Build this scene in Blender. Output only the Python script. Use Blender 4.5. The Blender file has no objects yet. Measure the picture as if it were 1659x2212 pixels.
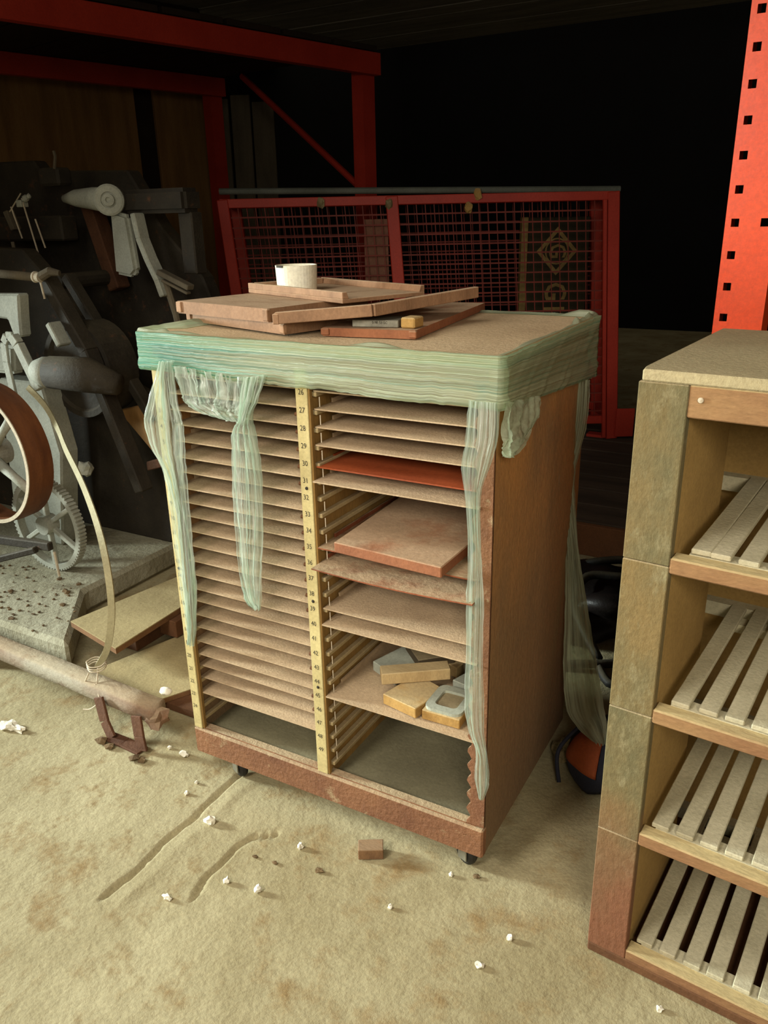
import bpy, bmesh, math, random
from mathutils import Vector as V, Matrix as M, Euler, noise
random.seed(7)
S = bpy.context.scene
COL = S.collection
PI = math.pi

# ------------------------------------------------------------------ camera
cam_d = bpy.data.cameras.new('camera')
cam = bpy.data.objects.new('camera', cam_d)
COL.objects.link(cam)
cam_d.sensor_fit = 'VERTICAL'
cam_d.sensor_height = 36.0
cam_d.lens = 36.0 * 1724.0 / 2212.0
cam_d.clip_start = 0.05
cam_d.clip_end = 60
yaw, pitch, roll = -0.5169, 0.3569, -0.0219
fwd = V((math.sin(yaw) * math.cos(pitch), math.cos(yaw) * math.cos(pitch), -math.sin(pitch)))
rgt = V((math.cos(yaw), -math.sin(yaw), 0))
upv = rgt.cross(fwd)
r2 = rgt * math.cos(roll) + upv * math.sin(roll)
u2 = upv * math.cos(roll) - rgt * math.sin(roll)
mw = M((r2, u2, -fwd)).transposed().to_4x4()
mw.translation = V((0.705, -0.9981, 1.0812))
cam.matrix_world = mw
S.camera = cam

# ------------------------------------------------------------------ world, lights, exposure
w = bpy.data.worlds.new('world')
S.world = w
w.use_nodes = True
w.node_tree.nodes['Background'].inputs[0].default_value = (1.0, 0.86, 0.62, 1)
w.node_tree.nodes['Background'].inputs[1].default_value = 0.16

def area(name, loc, target, size, power, color, size_y=None, spread=PI):
    l = bpy.data.lights.new(name, 'AREA')
    l.energy = power
    l.color = color
    l.size = size
    l.spread = spread
    if size_y:
        l.shape = 'RECTANGLE'
        l.size_y = size_y
    o = bpy.data.objects.new(name, l)
    COL.objects.link(o)
    o.location = loc
    o.rotation_euler = (V(target) - V(loc)).to_track_quat('-Z', 'Y').to_euler()
    return o

area('doorway_daylight', (-3.5, -0.72, 1.00), (0.0, -0.1, 0.3), 0.4, 30, (0.90, 1.0, 0.94), 0.5, spread=0.95)
area('overhead_lamp', (-0.5, -0.9, 2.15), (-0.15, -0.05, 0.4), 1.2, 9.0, (1.0, 0.95, 0.84), 0.9, spread=1.9)
area('front_lamp', (-0.35, -1.70, 1.50), (0.05, 0.0, 0.5), 0.5, 7.5, (1.0, 0.94, 0.82), 0.4, spread=1.5)
area('right_lamp', (1.25, -1.55, 1.42), (0.55, 0.10, 0.50), 0.5, 7.5, (1.0, 0.90, 0.72), 0.5, spread=1.7)
S.view_settings.view_transform = 'Standard'
S.view_settings.look = 'None'
S.view_settings.gamma = 1.0
S.view_settings.use_curve_mapping = False
S.view_settings.exposure = -0.15

# ------------------------------------------------------------------ materials
def lin(c):
    return tuple(((v / 255) / 12.92 if v / 255 <= 0.04045 else ((v / 255 + 0.055) / 1.055) ** 2.4) for v in c) + (1,)

def mat(name, c1, c2=None, scale=6, rough=0.8, metal=0.0, bump=0.15, bscale=60, dust=None, damt=0.0,
        stretch=(1, 1, 1), c3=None, c3amt=0.5, spec=0.3, rand=True, low=None):
    m = bpy.data.materials.new(name)
    m.use_nodes = True
    nt = m.node_tree
    N, Lk = nt.nodes, nt.links
    b = N['Principled BSDF']
    b.inputs['Roughness'].default_value = rough
    b.inputs['Metallic'].default_value = metal
    b.inputs['Specular IOR Level'].default_value = spec
    tc = N.new('ShaderNodeTexCoord')
    mp = N.new('ShaderNodeMapping')
    mp.inputs['Scale'].default_value = stretch
    Lk.new(tc.outputs['Object'], mp.inputs['Vector'])
    if rand:
        oi = N.new('ShaderNodeObjectInfo')
        mu = N.new('ShaderNodeMath'); mu.operation = 'MULTIPLY'; mu.inputs[1].default_value = 17.0
        Lk.new(oi.outputs['Random'], mu.inputs[0])
        Lk.new(mu.outputs[0], mp.inputs['Location'])
    def nz(sc, det=6, rg=0.6):
        n = N.new('ShaderNodeTexNoise')
        n.inputs['Scale'].default_value = sc
        n.inputs['Detail'].default_value = det
        n.inputs['Roughness'].default_value = rg
        Lk.new(mp.outputs[0], n.inputs['Vector'])
        return n
    def ramp(fac, lo, hi):
        r = N.new('ShaderNodeMapRange')
        r.inputs['From Min'].default_value = lo
        r.inputs['From Max'].default_value = hi
        Lk.new(fac, r.inputs['Value'])
        return r.outputs[0]
    def mix(fac, a, c):
        x = N.new('ShaderNodeMix'); x.data_type = 'RGBA'
        if isinstance(fac, float): x.inputs[0].default_value = fac
        else: Lk.new(fac, x.inputs[0])
        for i, v in ((6, a), (7, c)):
            if isinstance(v, tuple): x.inputs[i].default_value = v
            else: Lk.new(v, x.inputs[i])
        return x.outputs[2]
    a = lin(c1)
    c2 = c2 or tuple(v * 0.8 for v in c1)
    col = mix(ramp(nz(scale).outputs[0], 0.35, 0.65), a, lin(c2))
    if c3:
        col = mix(ramp(nz(scale * 2.7, 8, 0.7).outputs[0], 0.75 - c3amt * 0.5, 0.8 - c3amt * 0.3), col, lin(c3))
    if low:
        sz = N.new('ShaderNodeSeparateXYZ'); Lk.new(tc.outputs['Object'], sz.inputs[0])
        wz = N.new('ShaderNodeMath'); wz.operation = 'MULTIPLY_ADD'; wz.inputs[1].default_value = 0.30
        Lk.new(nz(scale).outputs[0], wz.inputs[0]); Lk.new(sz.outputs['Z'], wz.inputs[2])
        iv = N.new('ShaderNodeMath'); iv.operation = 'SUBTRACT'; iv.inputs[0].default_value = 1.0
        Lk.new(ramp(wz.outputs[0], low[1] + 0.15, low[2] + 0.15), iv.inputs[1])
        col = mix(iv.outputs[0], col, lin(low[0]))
    if dust:
        g = N.new('ShaderNodeNewGeometry')
        sx = N.new('ShaderNodeSeparateXYZ')
        Lk.new(g.outputs['Normal'], sx.inputs[0])
        f = ramp(sx.outputs['Z'], 0.35, 0.9)
        f2 = ramp(nz(scale * 1.3).outputs[0], 0.2, 0.5)
        mm = N.new('ShaderNodeMath'); mm.operation = 'MULTIPLY'
        Lk.new(f, mm.inputs[0]); Lk.new(f2, mm.inputs[1])
        m2 = N.new('ShaderNodeMath'); m2.operation = 'MULTIPLY'; m2.inputs[1].default_value = damt
        Lk.new(mm.outputs[0], m2.inputs[0])
        col = mix(m2.outputs[0], col, lin(dust))
    # fine speckle
    sp = ramp(nz(180, 3, 0.7).outputs[0], 0.3, 0.7)
    hs = N.new('ShaderNodeHueSaturation')
    Lk.new(col, hs.inputs['Color'])
    mr = N.new('ShaderNodeMapRange')
    mr.inputs['To Min'].default_value = 0.86
    mr.inputs['To Max'].default_value = 1.12
    Lk.new(sp, mr.inputs['Value'])
    Lk.new(mr.outputs[0], hs.inputs['Value'])
    Lk.new(hs.outputs[0], b.inputs['Base Color'])
    if bump:
        bp = N.new('ShaderNodeBump')
        bp.inputs['Strength'].default_value = bump
        bp.inputs['Distance'].default_value = 0.01
        Lk.new(nz(bscale, 5, 0.65).outputs[0], bp.inputs['Height'])
        Lk.new(bp.outputs[0], b.inputs['Normal'])
    return m

def film_mat(name, tint, body, lo, hi, stretch, rough=0.22, c2=None, left_tint=False):
    m = bpy.data.materials.new(name)
    m.use_nodes = True
    nt = m.node_tree
    N, Lk = nt.nodes, nt.links
    b = N['Principled BSDF']
    out = N['Material Output']
    b.inputs['Roughness'].default_value = rough
    b.inputs['Specular IOR Level'].default_value = 0.7
    tc = N.new('ShaderNodeTexCoord')
    mp = N.new('ShaderNodeMapping')
    mp.inputs['Scale'].default_value = stretch
    Lk.new(tc.outputs['UV'], mp.inputs['Vector'])
    n = N.new('ShaderNodeTexNoise')
    n.inputs['Scale'].default_value = 1.0
    n.inputs['Detail'].default_value = 5
    n.inputs['Roughness'].default_value = 0.65
    n.inputs['Distortion'].default_value = 0.4
    Lk.new(mp.outputs[0], n.inputs['Vector'])
    mr = N.new('ShaderNodeMapRange')
    mr.inputs['From Min'].default_value = 0.3
    mr.inputs['From Max'].default_value = 0.7
    mr.inputs['To Min'].default_value = lo
    mr.inputs['To Max'].default_value = hi
    Lk.new(n.outputs[0], mr.inputs['Value'])
    x = N.new('ShaderNodeMix'); x.data_type = 'RGBA'
    x.inputs[6].default_value = lin(c2 or body)
    x.inputs[7].default_value = lin(body)
    n2 = N.new('ShaderNodeTexNoise')
    n2.inputs['Scale'].default_value = 0.6
    n2.inputs['Detail'].default_value = 4
    Lk.new(mp.outputs[0], n2.inputs['Vector'])
    mr2 = N.new('ShaderNodeMapRange')
    mr2.inputs['From Min'].default_value = 0.35
    mr2.inputs['From Max'].default_value = 0.62
    Lk.new(n2.outputs[0], mr2.inputs['Value'])
    if left_tint:
        # the band is wound thicker (bluer) round the left front corner
        su = N.new('ShaderNodeSeparateXYZ'); Lk.new(tc.outputs['UV'], su.inputs[0])
        mu = N.new('ShaderNodeMapRange')
        mu.inputs['From Min'].default_value = 0.03; mu.inputs['From Max'].default_value = 0.22
        mu.inputs['To Min'].default_value = -0.45; mu.inputs['To Max'].default_value = 0.45
        Lk.new(su.outputs[0], mu.inputs['Value'])
        ad = N.new('ShaderNodeMath'); ad.operation = 'ADD'; ad.use_clamp = True
        Lk.new(mu.outputs[0], ad.inputs[0]); Lk.new(mr2.outputs[0], ad.inputs[1])
        Lk.new(ad.outputs[0], x.inputs[0])
    else:
        Lk.new(mr2.outputs[0], x.inputs[0])
    Lk.new(x.outputs[2], b.inputs['Base Color'])
    tr = N.new('ShaderNodeBsdfTransparent')
    tr.inputs[0].default_value = lin(tint)
    tl = N.new('ShaderNodeBsdfTranslucent')
    Lk.new(x.outputs[2], tl.inputs[0])
    bp = N.new('ShaderNodeBump')
    bp.inputs['Strength'].default_value = 0.6
    bp.inputs['Distance'].default_value = 0.004
    Lk.new(n.outputs[0], bp.inputs['Height'])
    Lk.new(bp.outputs[0], b.inputs['Normal'])
    a1 = N.new('ShaderNodeMixShader'); a1.inputs[0].default_value = 0.3
    Lk.new(b.outputs[0], a1.inputs[1]); Lk.new(tl.outputs[0], a1.inputs[2])
    a2 = N.new('ShaderNodeMixShader')
    Lk.new(mr.outputs[0], a2.inputs[0])
    Lk.new(tr.outputs[0], a2.inputs[1]); Lk.new(a1.outputs[0], a2.inputs[2])
    Lk.new(a2.outputs[0], out.inputs['Surface'])
    return m

DUST = (176, 158, 126)
m_concrete = mat('dusty_concrete', (172, 162, 128), (146, 134, 100), 3.0, 0.9, bump=0.4, bscale=32, c3=(140, 118, 80), c3amt=0.45, rand=False)
m_tray = mat('dusty_galley', (186, 162, 130), (168, 144, 114), 9, 0.9, bump=0.25, bscale=220)
m_traylip = mat('tray_rust', (150, 84, 52), (112, 62, 38), 14, 0.8, bump=0.3, bscale=90, dust=DUST, damt=0.75)
m_rust = mat('clean_rust', (150, 72, 36), (132, 60, 30), 4, 0.6, bump=0.05)
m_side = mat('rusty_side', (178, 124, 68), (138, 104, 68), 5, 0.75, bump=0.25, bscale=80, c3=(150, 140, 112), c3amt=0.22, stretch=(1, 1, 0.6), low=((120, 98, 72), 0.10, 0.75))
m_rail = mat('base_rail', (140, 98, 68), (112, 74, 52), 9, 0.85, bump=0.4, bscale=120, dust=DUST, damt=0.8, c3=(168, 146, 112), c3amt=0.3)
m_strip = mat('cream_strip', (196, 180, 128), (178, 162, 114), 8, 0.6, bump=0.08, spec=0.3)
m_ochre = mat('ochre_wood', (150, 116, 62), (122, 92, 48), 7, 0.8, stretch=(2, 2, 0.5), bump=0.15)
m_runner = mat('runner_wood', (178, 158, 116), (156, 136, 98), 9, 0.85, dust=DUST, damt=0.6)
m_dark_in = mat('dark_inside', (96, 84, 62), (78, 68, 50), 8, 0.9)
m_bayfloor = mat('bay_floor', (124, 118, 92), (104, 98, 76), 5, 0.9, bump=0.2)
m_top = mat('dusty_top', (198, 174, 138), (178, 154, 120), 5, 0.9, bump=0.3, bscale=120, c3=(128, 106, 78), c3amt=0.2)
m_woodtray = mat('wooden_tray', (156, 120, 90), (130, 98, 72), 10, 0.8, bump=0.15, stretch=(1, 3, 1), dust=(186, 160, 130), damt=0.85)
m_redtray = mat('reddish_tray', (152, 98, 66), (126, 78, 52), 10, 0.8, dust=(180, 158, 128), damt=0.7)
m_white = mat('white_plastic', (236, 232, 214), (222, 216, 186), 5, 0.45, bump=0.03, c3=(200, 188, 130), c3amt=0.15, spec=0.5)
m_crumb = mat('white_crumb', (240, 236, 220), (220, 212, 190), 30, 0.9, bump=0.3)
m_ink = mat('dark_print', (52, 46, 34), (44, 38, 28), 10, 0.8, bump=0)
m_rubber = mat('black_rubber', (40, 38, 34), (30, 28, 26), 10, 0.6, dust=(120, 110, 88), damt=0.4)
m_steel = mat('dull_steel', (150, 146, 130), (120, 116, 102), 12, 0.45, metal=0.4, bump=0.1)
m_rackface = mat('rack_face', (122, 102, 64), (100, 94, 66), 7, 0.85, bump=0.25, stretch=(1.5, 1.5, 0.8), c3=(132, 122, 90), c3amt=0.4, dust=DUST, damt=0.7, low=((122, 80, 56), 0.10, 0.32))
m_rackred = mat('rack_rail', (150, 116, 78), (132, 94, 64), 8, 0.85, bump=0.2, stretch=(0.5, 1.5, 1.5), dust=(188, 170, 124), damt=0.9)
m_rackin = mat('rack_inside', (168, 136, 80), (146, 116, 66), 4, 0.85, bump=0.12)
m_slat = mat('dusty_slat', (192, 184, 156), (172, 164, 136), 10, 0.9, bump=0.2, bscale=160)
m_racktop = mat('rack_top', (176, 162, 126), (160, 146, 112), 6, 0.9, bump=0.25, bscale=140)
m_plinth = mat('rack_plinth', (104, 70, 44), (84, 54, 34), 9, 0.85)
m_orange = mat('orange_enamel', (224, 74, 24), (218, 66, 20), 3, 0.4, bump=0.04, bscale=30, c3=(226, 96, 52), c3amt=0.18, spec=0.5)
m_red = mat('red_enamel', (186, 58, 42), (168, 48, 34), 4, 0.5, bump=0.05)
m_redwire = mat('red_wire', (130, 48, 36), (110, 44, 34), 6, 0.6, bump=0)
m_greyrail = mat('grey_conduit', (104, 108, 100), (88, 92, 84), 9, 0.6)
m_ply = mat('plywood', (150, 112, 66), (126, 92, 52), 5, 0.85, stretch=(3, 3, 0.4), bump=0.1)
m_stud = mat('dark_stud', (48, 34, 24), (38, 28, 20), 6, 0.9)
m_board = mat('weathered_board', (112, 102, 84), (88, 80, 66), 5, 0.9, stretch=(2, 2, 0.4), bump=0.2)
m_ceil = mat('ceiling_plank', (158, 152, 138), (128, 124, 112), 5, 0.9, stretch=(0.4, 3, 3), bump=0.2)
m_blackwall = mat('black_wall', (22, 22, 24), (18, 18, 20), 3, 0.95, bump=0)
m_deck = mat('deck_plank', (92, 76, 62), (70, 58, 48), 5, 0.9, stretch=(0.5, 3, 3), bump=0.25)
m_card = mat('brown_board', (132, 86, 54), (108, 70, 44), 5, 0.9)
m_iron = mat('dark_iron', (58, 52, 42), (42, 37, 30), 7, 0.75, bump=0.25, bscale=60, c3=(92, 62, 42), c3amt=0.3, dust=(130, 118, 92), damt=0.18)
m_grey = mat('grey_casting', (176, 178, 164), (152, 154, 142), 8, 0.7, bump=0.2, bscale=90)
m_pulley = mat('rusty_pulley', (124, 76, 44), (98, 58, 36), 7, 0.6, bump=0.08, stretch=(1, 4, 1))
m_edge = mat('bright_edge', (206, 192, 168), (180, 166, 142), 10, 0.7)
m_belt = mat('leather_belt', (168, 160, 126), (146, 138, 106), 6, 0.75)
m_dirtbase = mat('dusty_casting', (166, 162, 140), (140, 134, 110), 6, 0.95, bump=0.6, bscale=40, c3=(96, 78, 52), c3amt=0.3)
m_skid = mat('skid_paint', (164, 156, 138), (122, 84, 60), 5, 0.85, bump=0.3, c3=(110, 72, 50), c3amt=0.35, stretch=(0.6, 1, 1), dust=DUST, damt=0.5)
m_strap = mat('rusty_strap', (98, 64, 42), (78, 50, 34), 12, 0.85, bump=0.3)
m_floorply = mat('dusty_plywood', (172, 156, 114), (148, 132, 94), 4, 0.9, bump=0.2)
m_plyedge = mat('plywood_edge', (128, 92, 60), (104, 74, 48), 9, 0.85)
m_bag = mat('navy_fabric', (46, 48, 62), (36, 38, 50), 20, 0.85, bump=0.2)
m_bagor = mat('orange_fabric', (160, 80, 42), (138, 66, 34), 12, 0.8)
m_foil = mat('crumpled_paper', (158, 142, 104), (120, 106, 76), 25, 0.6, bump=0.3)
m_dirt = mat('dirt', (122, 100, 70), (92, 74, 52), 20, 0.95, bump=0.6)
m_block = mat('wood_block', (140, 106, 74), (116, 86, 60), 20, 0.85, stretch=(1, 4, 1), dust=(150, 128, 100), damt=0.6)
m_palewood = mat('pale_wood', (190, 164, 118), (168, 142, 100), 14, 0.8, stretch=(1, 5, 1), dust=(186, 168, 130), damt=0.5)
m_yelwood = mat('yellow_wood', (178, 142, 82), (156, 120, 66), 14, 0.8, dust=(182, 164, 126), damt=0.8)
m_zinc = mat('zinc_plate', (176, 180, 164), (158, 162, 148), 12, 0.6, metal=0.1, bump=0.1)
m_darkplate = mat('dark_plate', (86, 74, 54), (70, 60, 44), 12, 0.7, dust=(150, 136, 106), damt=0.8)
m_gold = mat('gold_print', (150, 124, 72), (128, 104, 60), 6, 0.7, bump=0)
m_sack = mat('dark_carton', (58, 50, 32), (46, 40, 26), 5, 0.9)
m_label = mat('pale_label', (140, 96, 76), (120, 80, 62), 8, 0.8)
m_darkheap = mat('dark_heap', (36, 30, 28), (26, 22, 20), 8, 0.45, bump=0.2)
m_film = film_mat('film_band', (214, 228, 204), (190, 202, 166), 0.25, 0.97, (2.5, 30, 1), 0.24, c2=(88, 170, 146), left_tint=True)
m_film2 = film_mat('film_strand', (236, 244, 236), (240, 246, 234), 0.02, 0.86, (30, 1.8, 1), 0.10, c2=(206, 226, 208))
m_film3 = film_mat('film_flap', (214, 224, 206), (190, 196, 168), 0.4, 0.85, (7, 5, 1), 0.25)

# ------------------------------------------------------------------ mesh helpers
class MB:
    def __init__(s):
        s.v = []; s.f = []; s.uv = None
    def box(s, x0, x1, y0, y1, z0, z1, T=None):
        n = len(s.v)
        p = [V((x, y, z)) for z in (z0, z1) for y in (y0, y1) for x in (x0, x1)]
        if T: p = [T @ q for q in p]
        s.v += p
        s.f += [tuple(n + i for i in q) for q in ((0, 2, 3, 1), (4, 5, 7, 6), (0, 1, 5, 4), (2, 6, 7, 3), (0, 4, 6, 2), (1, 3, 7, 5))]
        return s
    def bar(s, a, b, w, h, up=(0, 0, 1)):
        a, b = V(a), V(b)
        d = (b - a); L = d.length; d.normalize()
        x = d.cross(V(up)); x.normalize(); z = x.cross(d)
        T = M((x, d, z)).transposed().to_4x4(); T.translation = a
        return s.box(-w / 2, w / 2, 0, L, -h / 2, h / 2, T)
    def tube(s, pts, r, n=8, cap=True):
        pts = [V(p) for p in pts]
        rs = r if isinstance(r, (list, tuple)) else [r] * len(pts)
        base = len(s.v)
        ref = None
        for i, p in enumerate(pts):
            d = (pts[min(i + 1, len(pts) - 1)] - pts[max(i - 1, 0)]).normalized()
            if ref is None:
                ref = V((0, 0, 1)) if abs(d.z) < 0.9 else V((1, 0, 0))
            x = d.cross(ref).normalized(); y = x.cross(d)
            ref = y
            for k in range(n):
                a = 2 * PI * k / n
                s.v.append(p + x * math.cos(a) * rs[i] + y * math.sin(a) * rs[i])
        for i in range(len(pts) - 1):
            for k in range(n):
                a = base + i * n + k; b = base + i * n + (k + 1) % n
                s.f.append((a, b, b + n, a + n))
        if cap:
            s.f.append(tuple(base + k for k in reversed(range(n))))
            e = base + (len(pts) - 1) * n
            s.f.append(tuple(e + k for k in range(n)))
        return s
    def lathe(s, c, ax, prof, n=24, closed=False):
        """prof: list of (radius, distance along axis); closed joins last to first"""
        c = V(c); ax = V(ax).normalized()
        ref = V((0, 0, 1)) if abs(ax.z) < 0.9 else V((1, 0, 0))
        x = ax.cross(ref).normalized(); y = ax.cross(x)
        base = len(s.v)
        for (r, h) in prof:
            for k in range(n):
                a = 2 * PI * k / n
                s.v.append(c + ax * h + x * math.cos(a) * r + y * math.sin(a) * r)
        P = len(prof)
        for i in range(P if closed else P - 1):
            for k in range(n):
                a = base + i * n + k; b = base + i * n + (k + 1) % n
                a2 = base + ((i + 1) % P) * n + k; b2 = base + ((i + 1) % P) * n + (k + 1) % n
                s.f.append((a, b, b2, a2))
        return s
    def prism(s, poly, d):
        """poly: 3d points, extruded by vector d"""
        base = len(s.v); d = V(d); n = len(poly)
        s.v += [V(p) for p in poly] + [V(p) + d for p in poly]
        s.f.append(tuple(base + i for i in reversed(range(n))))
        s.f.append(tuple(base + n + i for i in range(n)))
        for i in range(n):
            j = (i + 1) % n
            s.f.append((base + i, base + j, base + n + j, base + n + i))
        return s
    def grid(s, rows):
        base = len(s.v); R = len(rows); Cn = len(rows[0])
        uv = s.uv or []
        for i, r in enumerate(rows):
            for j, p in enumerate(r):
                s.v.append(V(p)); uv.append((j / (Cn - 1), i / (R - 1)))
        s.uv = uv
        for i in range(R - 1):
            for j in range(Cn - 1):
                a = base + i * Cn + j
                s.f.append((a, a + 1, a + Cn + 1, a + Cn))
        return s
    def lump(s, c, r, seed=0, sub=1, amt=0.35, sq=(1, 1, 1)):
        bm = bmesh.new()
        bmesh.ops.create_icosphere(bm, subdivisions=sub, radius=1)
        base = len(s.v); c = V(c)
        for v in bm.verts:
            k = 1 + amt * noise.noise(v.co * 1.7 + V((seed * 3.1, seed * 1.7, 0)))
            s.v.append(c + V((v.co.x * sq[0], v.co.y * sq[1], v.co.z * sq[2])) * r * k)
        bm.verts.index_update()
        for f in bm.faces: s.f.append(tuple(base + v.index for v in f.verts))
        bm.free()
        return s
    def build(s, name, m, parent=None, bevel=0.0, smooth=False, fix=True, solid=0.0, seg=1):
        me = bpy.data.meshes.new(name)
        me.from_pydata([tuple(v) for v in s.v], [], s.f)
        if s.uv and len(s.uv) == len(s.v):
            ul = me.uv_layers.new(name='UVMap')
            for l in me.loops: ul.data[l.index].uv = s.uv[l.vertex_index]
        if fix or bevel:
            bm = bmesh.new(); bm.from_mesh(me)
            if fix: bmesh.ops.recalc_face_normals(bm, faces=bm.faces)
            if bevel:
                es = [e for e in bm.edges if e.is_manifold and e.calc_face_angle(0) > 0.6]
                bmesh.ops.bevel(bm, geom=es, offset=bevel, segments=seg, affect='EDGES', clamp_overlap=True)
            bm.to_mesh(me); bm.free()
        if smooth:
            me.polygons.foreach_set('use_smooth', [True] * len(me.polygons))
        me.materials.append(m)
        o = bpy.data.objects.new(name, me)
        COL.objects.link(o)
        if parent: o.parent = parent; o.matrix_parent_inverse = M.Translation(parent.location).inverted() if False else M()
        if solid:
            md = o.modifiers.new('thickness', 'SOLIDIFY'); md.thickness = solid; md.offset = 0
        return o

def tag(o, label=None, cat=None, group=None, kind=None):
    for k, v in (('label', label), ('category', cat), ('group', group), ('kind', kind)):
        if v: o[k] = v
    return o

def thing(name, loc, label, cat, group=None, rz=0.0):
    o = bpy.data.objects.new(name, None)
    o.empty_display_size = 0.05
    COL.objects.link(o)
    o.location = loc
    o.rotation_euler = (0, 0, rz)
    return tag(o, label, cat, group)

def box(x0, x1, y0, y1, z0, z1, T=None): return MB().box(x0, x1, y0, y1, z0, z1, T)
def bar(a, b, w, h, up=(0, 0, 1)): return MB().bar(a, b, w, h, up)
def dup(o, name=None, parent=None, **kw):
    c = o.copy(); COL.objects.link(c)
    if parent: c.parent = parent
    return c

def text_mesh(items, T):
    """items: (string, x, z, size, rot) laid in the local xz plane; returns MB in world via T"""
    mb = MB()
    for (t, x, z, size, rot) in items:
        cu = bpy.data.curves.new('lettering', 'FONT')
        cu.body = t; cu.size = size; cu.align_x = 'CENTER'; cu.align_y = 'CENTER'
        cu.resolution_u = 2; cu.offset = size * 0.012 if size > 0.05 else 0.0
        o = bpy.data.objects.new('lettering', cu)
        COL.objects.link(o)
        dg = bpy.context.evaluated_depsgraph_get()
        me = bpy.data.meshes.new_from_object(o.evaluated_get(dg))
        base = len(mb.v)
        for v in me.vertices:
            c, s = math.cos(rot), math.sin(rot)
            X = v.co.x * 0.85; Y = v.co.y
            mb.v.append(T @ V((x + X * c - Y * s, 0, z + X * s + Y * c)))
        for p in me.polygons: mb.f.append(tuple(base + i for i in p.vertices))
        bpy.data.objects.remove(o); bpy.data.curves.remove(cu); bpy.data.meshes.remove(me)
    return mb
# ================================================================== SETTING
# concrete floor: fine grid near the camera, joint groove and crack pressed in
def dense(lo, hi, a, b, fine, coarse):
    out = []; t = lo
    while t < hi:
        out.append(t); t += fine if a <= t < b else coarse
    out.append(hi)
    return out
gx = dense(-6.0, -0.30, -1.35, 0.95, 0.011, 0.25)[:-1] + dense(-0.30, -0.05, -1, 1, 0.0035, 1)[:-1] + dense(-0.05, 4.0, -1.35, 0.95, 0.011, 0.25)
gy = dense(-4.5, 8.0, -0.6, 0.62, 0.011, 0.25)
crack = [(-0.105, -0.255), (-0.118, -0.207), (-0.113, -0.165), (-0.116, -0.132), (-0.103, -0.095), (-0.068, -0.067)]
def segd(px, py, a, b):
    ax, ay = a; bx, by = b
    t = max(0, min(1, ((px - ax) * (bx - ax) + (py - ay) * (by - ay)) / ((bx - ax) ** 2 + (by - ay) ** 2)))
    return math.hypot(px - ax - t * (bx - ax), py - ay - t * (by - ay))
rows = []
for y in gy:
    r = []
    for x in gx:
        z = 0.0
        if -1.36 < x < 0.96 and -0.61 < y < 0.63:
            z += 0.0008 * noise.noise(V((x * 9, y * 9, 1))) + 0.0004 * noise.noise(V((x * 34, y * 34, 5)))
            gxm = -0.24 + 0.006 * noise.noise(V((y * 14, 3, 0))) + 0.003 * noise.noise(V((y * 70, 9, 0)))
            if -0.33 < y < 0.5:
                d = abs(x - gxm)
                gw = 0.0065 * (1 + 0.6 * noise.noise(V((y * 40, 1, 7))))
                z -= 0.010 * min(1.0, 1.5 * max(0, 1 - d / gw))
                d2 = abs(x - gxm - 0.034)
                z += 0.002 * max(0, 1 - d2 / 0.02)
            if x > -0.2 and -0.3 < y < 0.0:
                d = min(segd(x, y, crack[i], crack[i + 1]) for i in range(5))
                z -= 0.009 * min(1.0, 1.6 * max(0, 1 - (d + 0.0015 * noise.noise(V((x * 90, y * 90, 3)))) / 0.0055))
            z -= 0.0015
        r.append((x, y, z))
    rows.append(r)
fl = MB(); fl.grid(rows); fl.uv = None
tag(fl.build('floor', m_concrete, smooth=True), kind='structure')

tag(box(-6, 4, 7.0, 7.1, 0, 3.2).build('wall_back', m_blackwall), kind='structure')
tag(box(3.0, 3.1, 1.2, 7.0, 0, 3.2).build('wall_right', m_blackwall), kind='structure')

# mezzanine ceiling: planks running along X
ce = tag(box(-6, 4, -0.6, 4.80, 2.26, 2.30).build('ceiling', m_ceil), kind='structure')
pk = None
y = -0.6
while y < 4.79:
    wd = 0.19
    if pk is None: pk = box(-5, 5, 0, wd - 0.012, 0, 0.03).build('plank', m_ceil, ce)
    else: pk = dup(pk, parent=ce)
    pk.location = (-1 + random.uniform(-.5, .5), y, 2.226 + random.uniform(0, 0.006))
    y += wd

# plywood wall on the left, behind the red pallet rack (runs along the beam direction)
BD = V((0.24, 0.9708, 0)); ED = V((-0.9708, 0.24, 0))
P1 = V((-1.413, 2.666, 0)); P2 = P1 + ED * 1.2
W0 = P2 + ED * 0.3
TW = M((BD, ED, V((0, 0, 1)))).transposed().to_4x4(); TW.translation = W0
tag(box(-3.62, -3.52, 3.2, 7.0, 0, 3.2).build('wall_leak_block', m_blackwall), kind='structure')  # unseen wall added to close a light leak behind the plywood
wl = tag(box(-4.2, 0.18, 0.03, 0.08, 0, 2.26, TW).build('wall_left', m_stud), kind='structure')
for a, b in ((-4.1, -2.76), (-2.75, -1.56), (-1.55, -0.335), (-0.215, 0.17)):
    box(a + .003, b - .003, 0.0, 0.025, 0.02, 2.15, TW).build('plywood_sheet', m_ply, wl, 0.002)
bar(W0 + BD * -0.275 + V((0, 0, 0.02)), W0 + BD * -0.275 + V((0, 0, 2.15)), 0.03, 0.03).build('stud', m_stud, wl)

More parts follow.
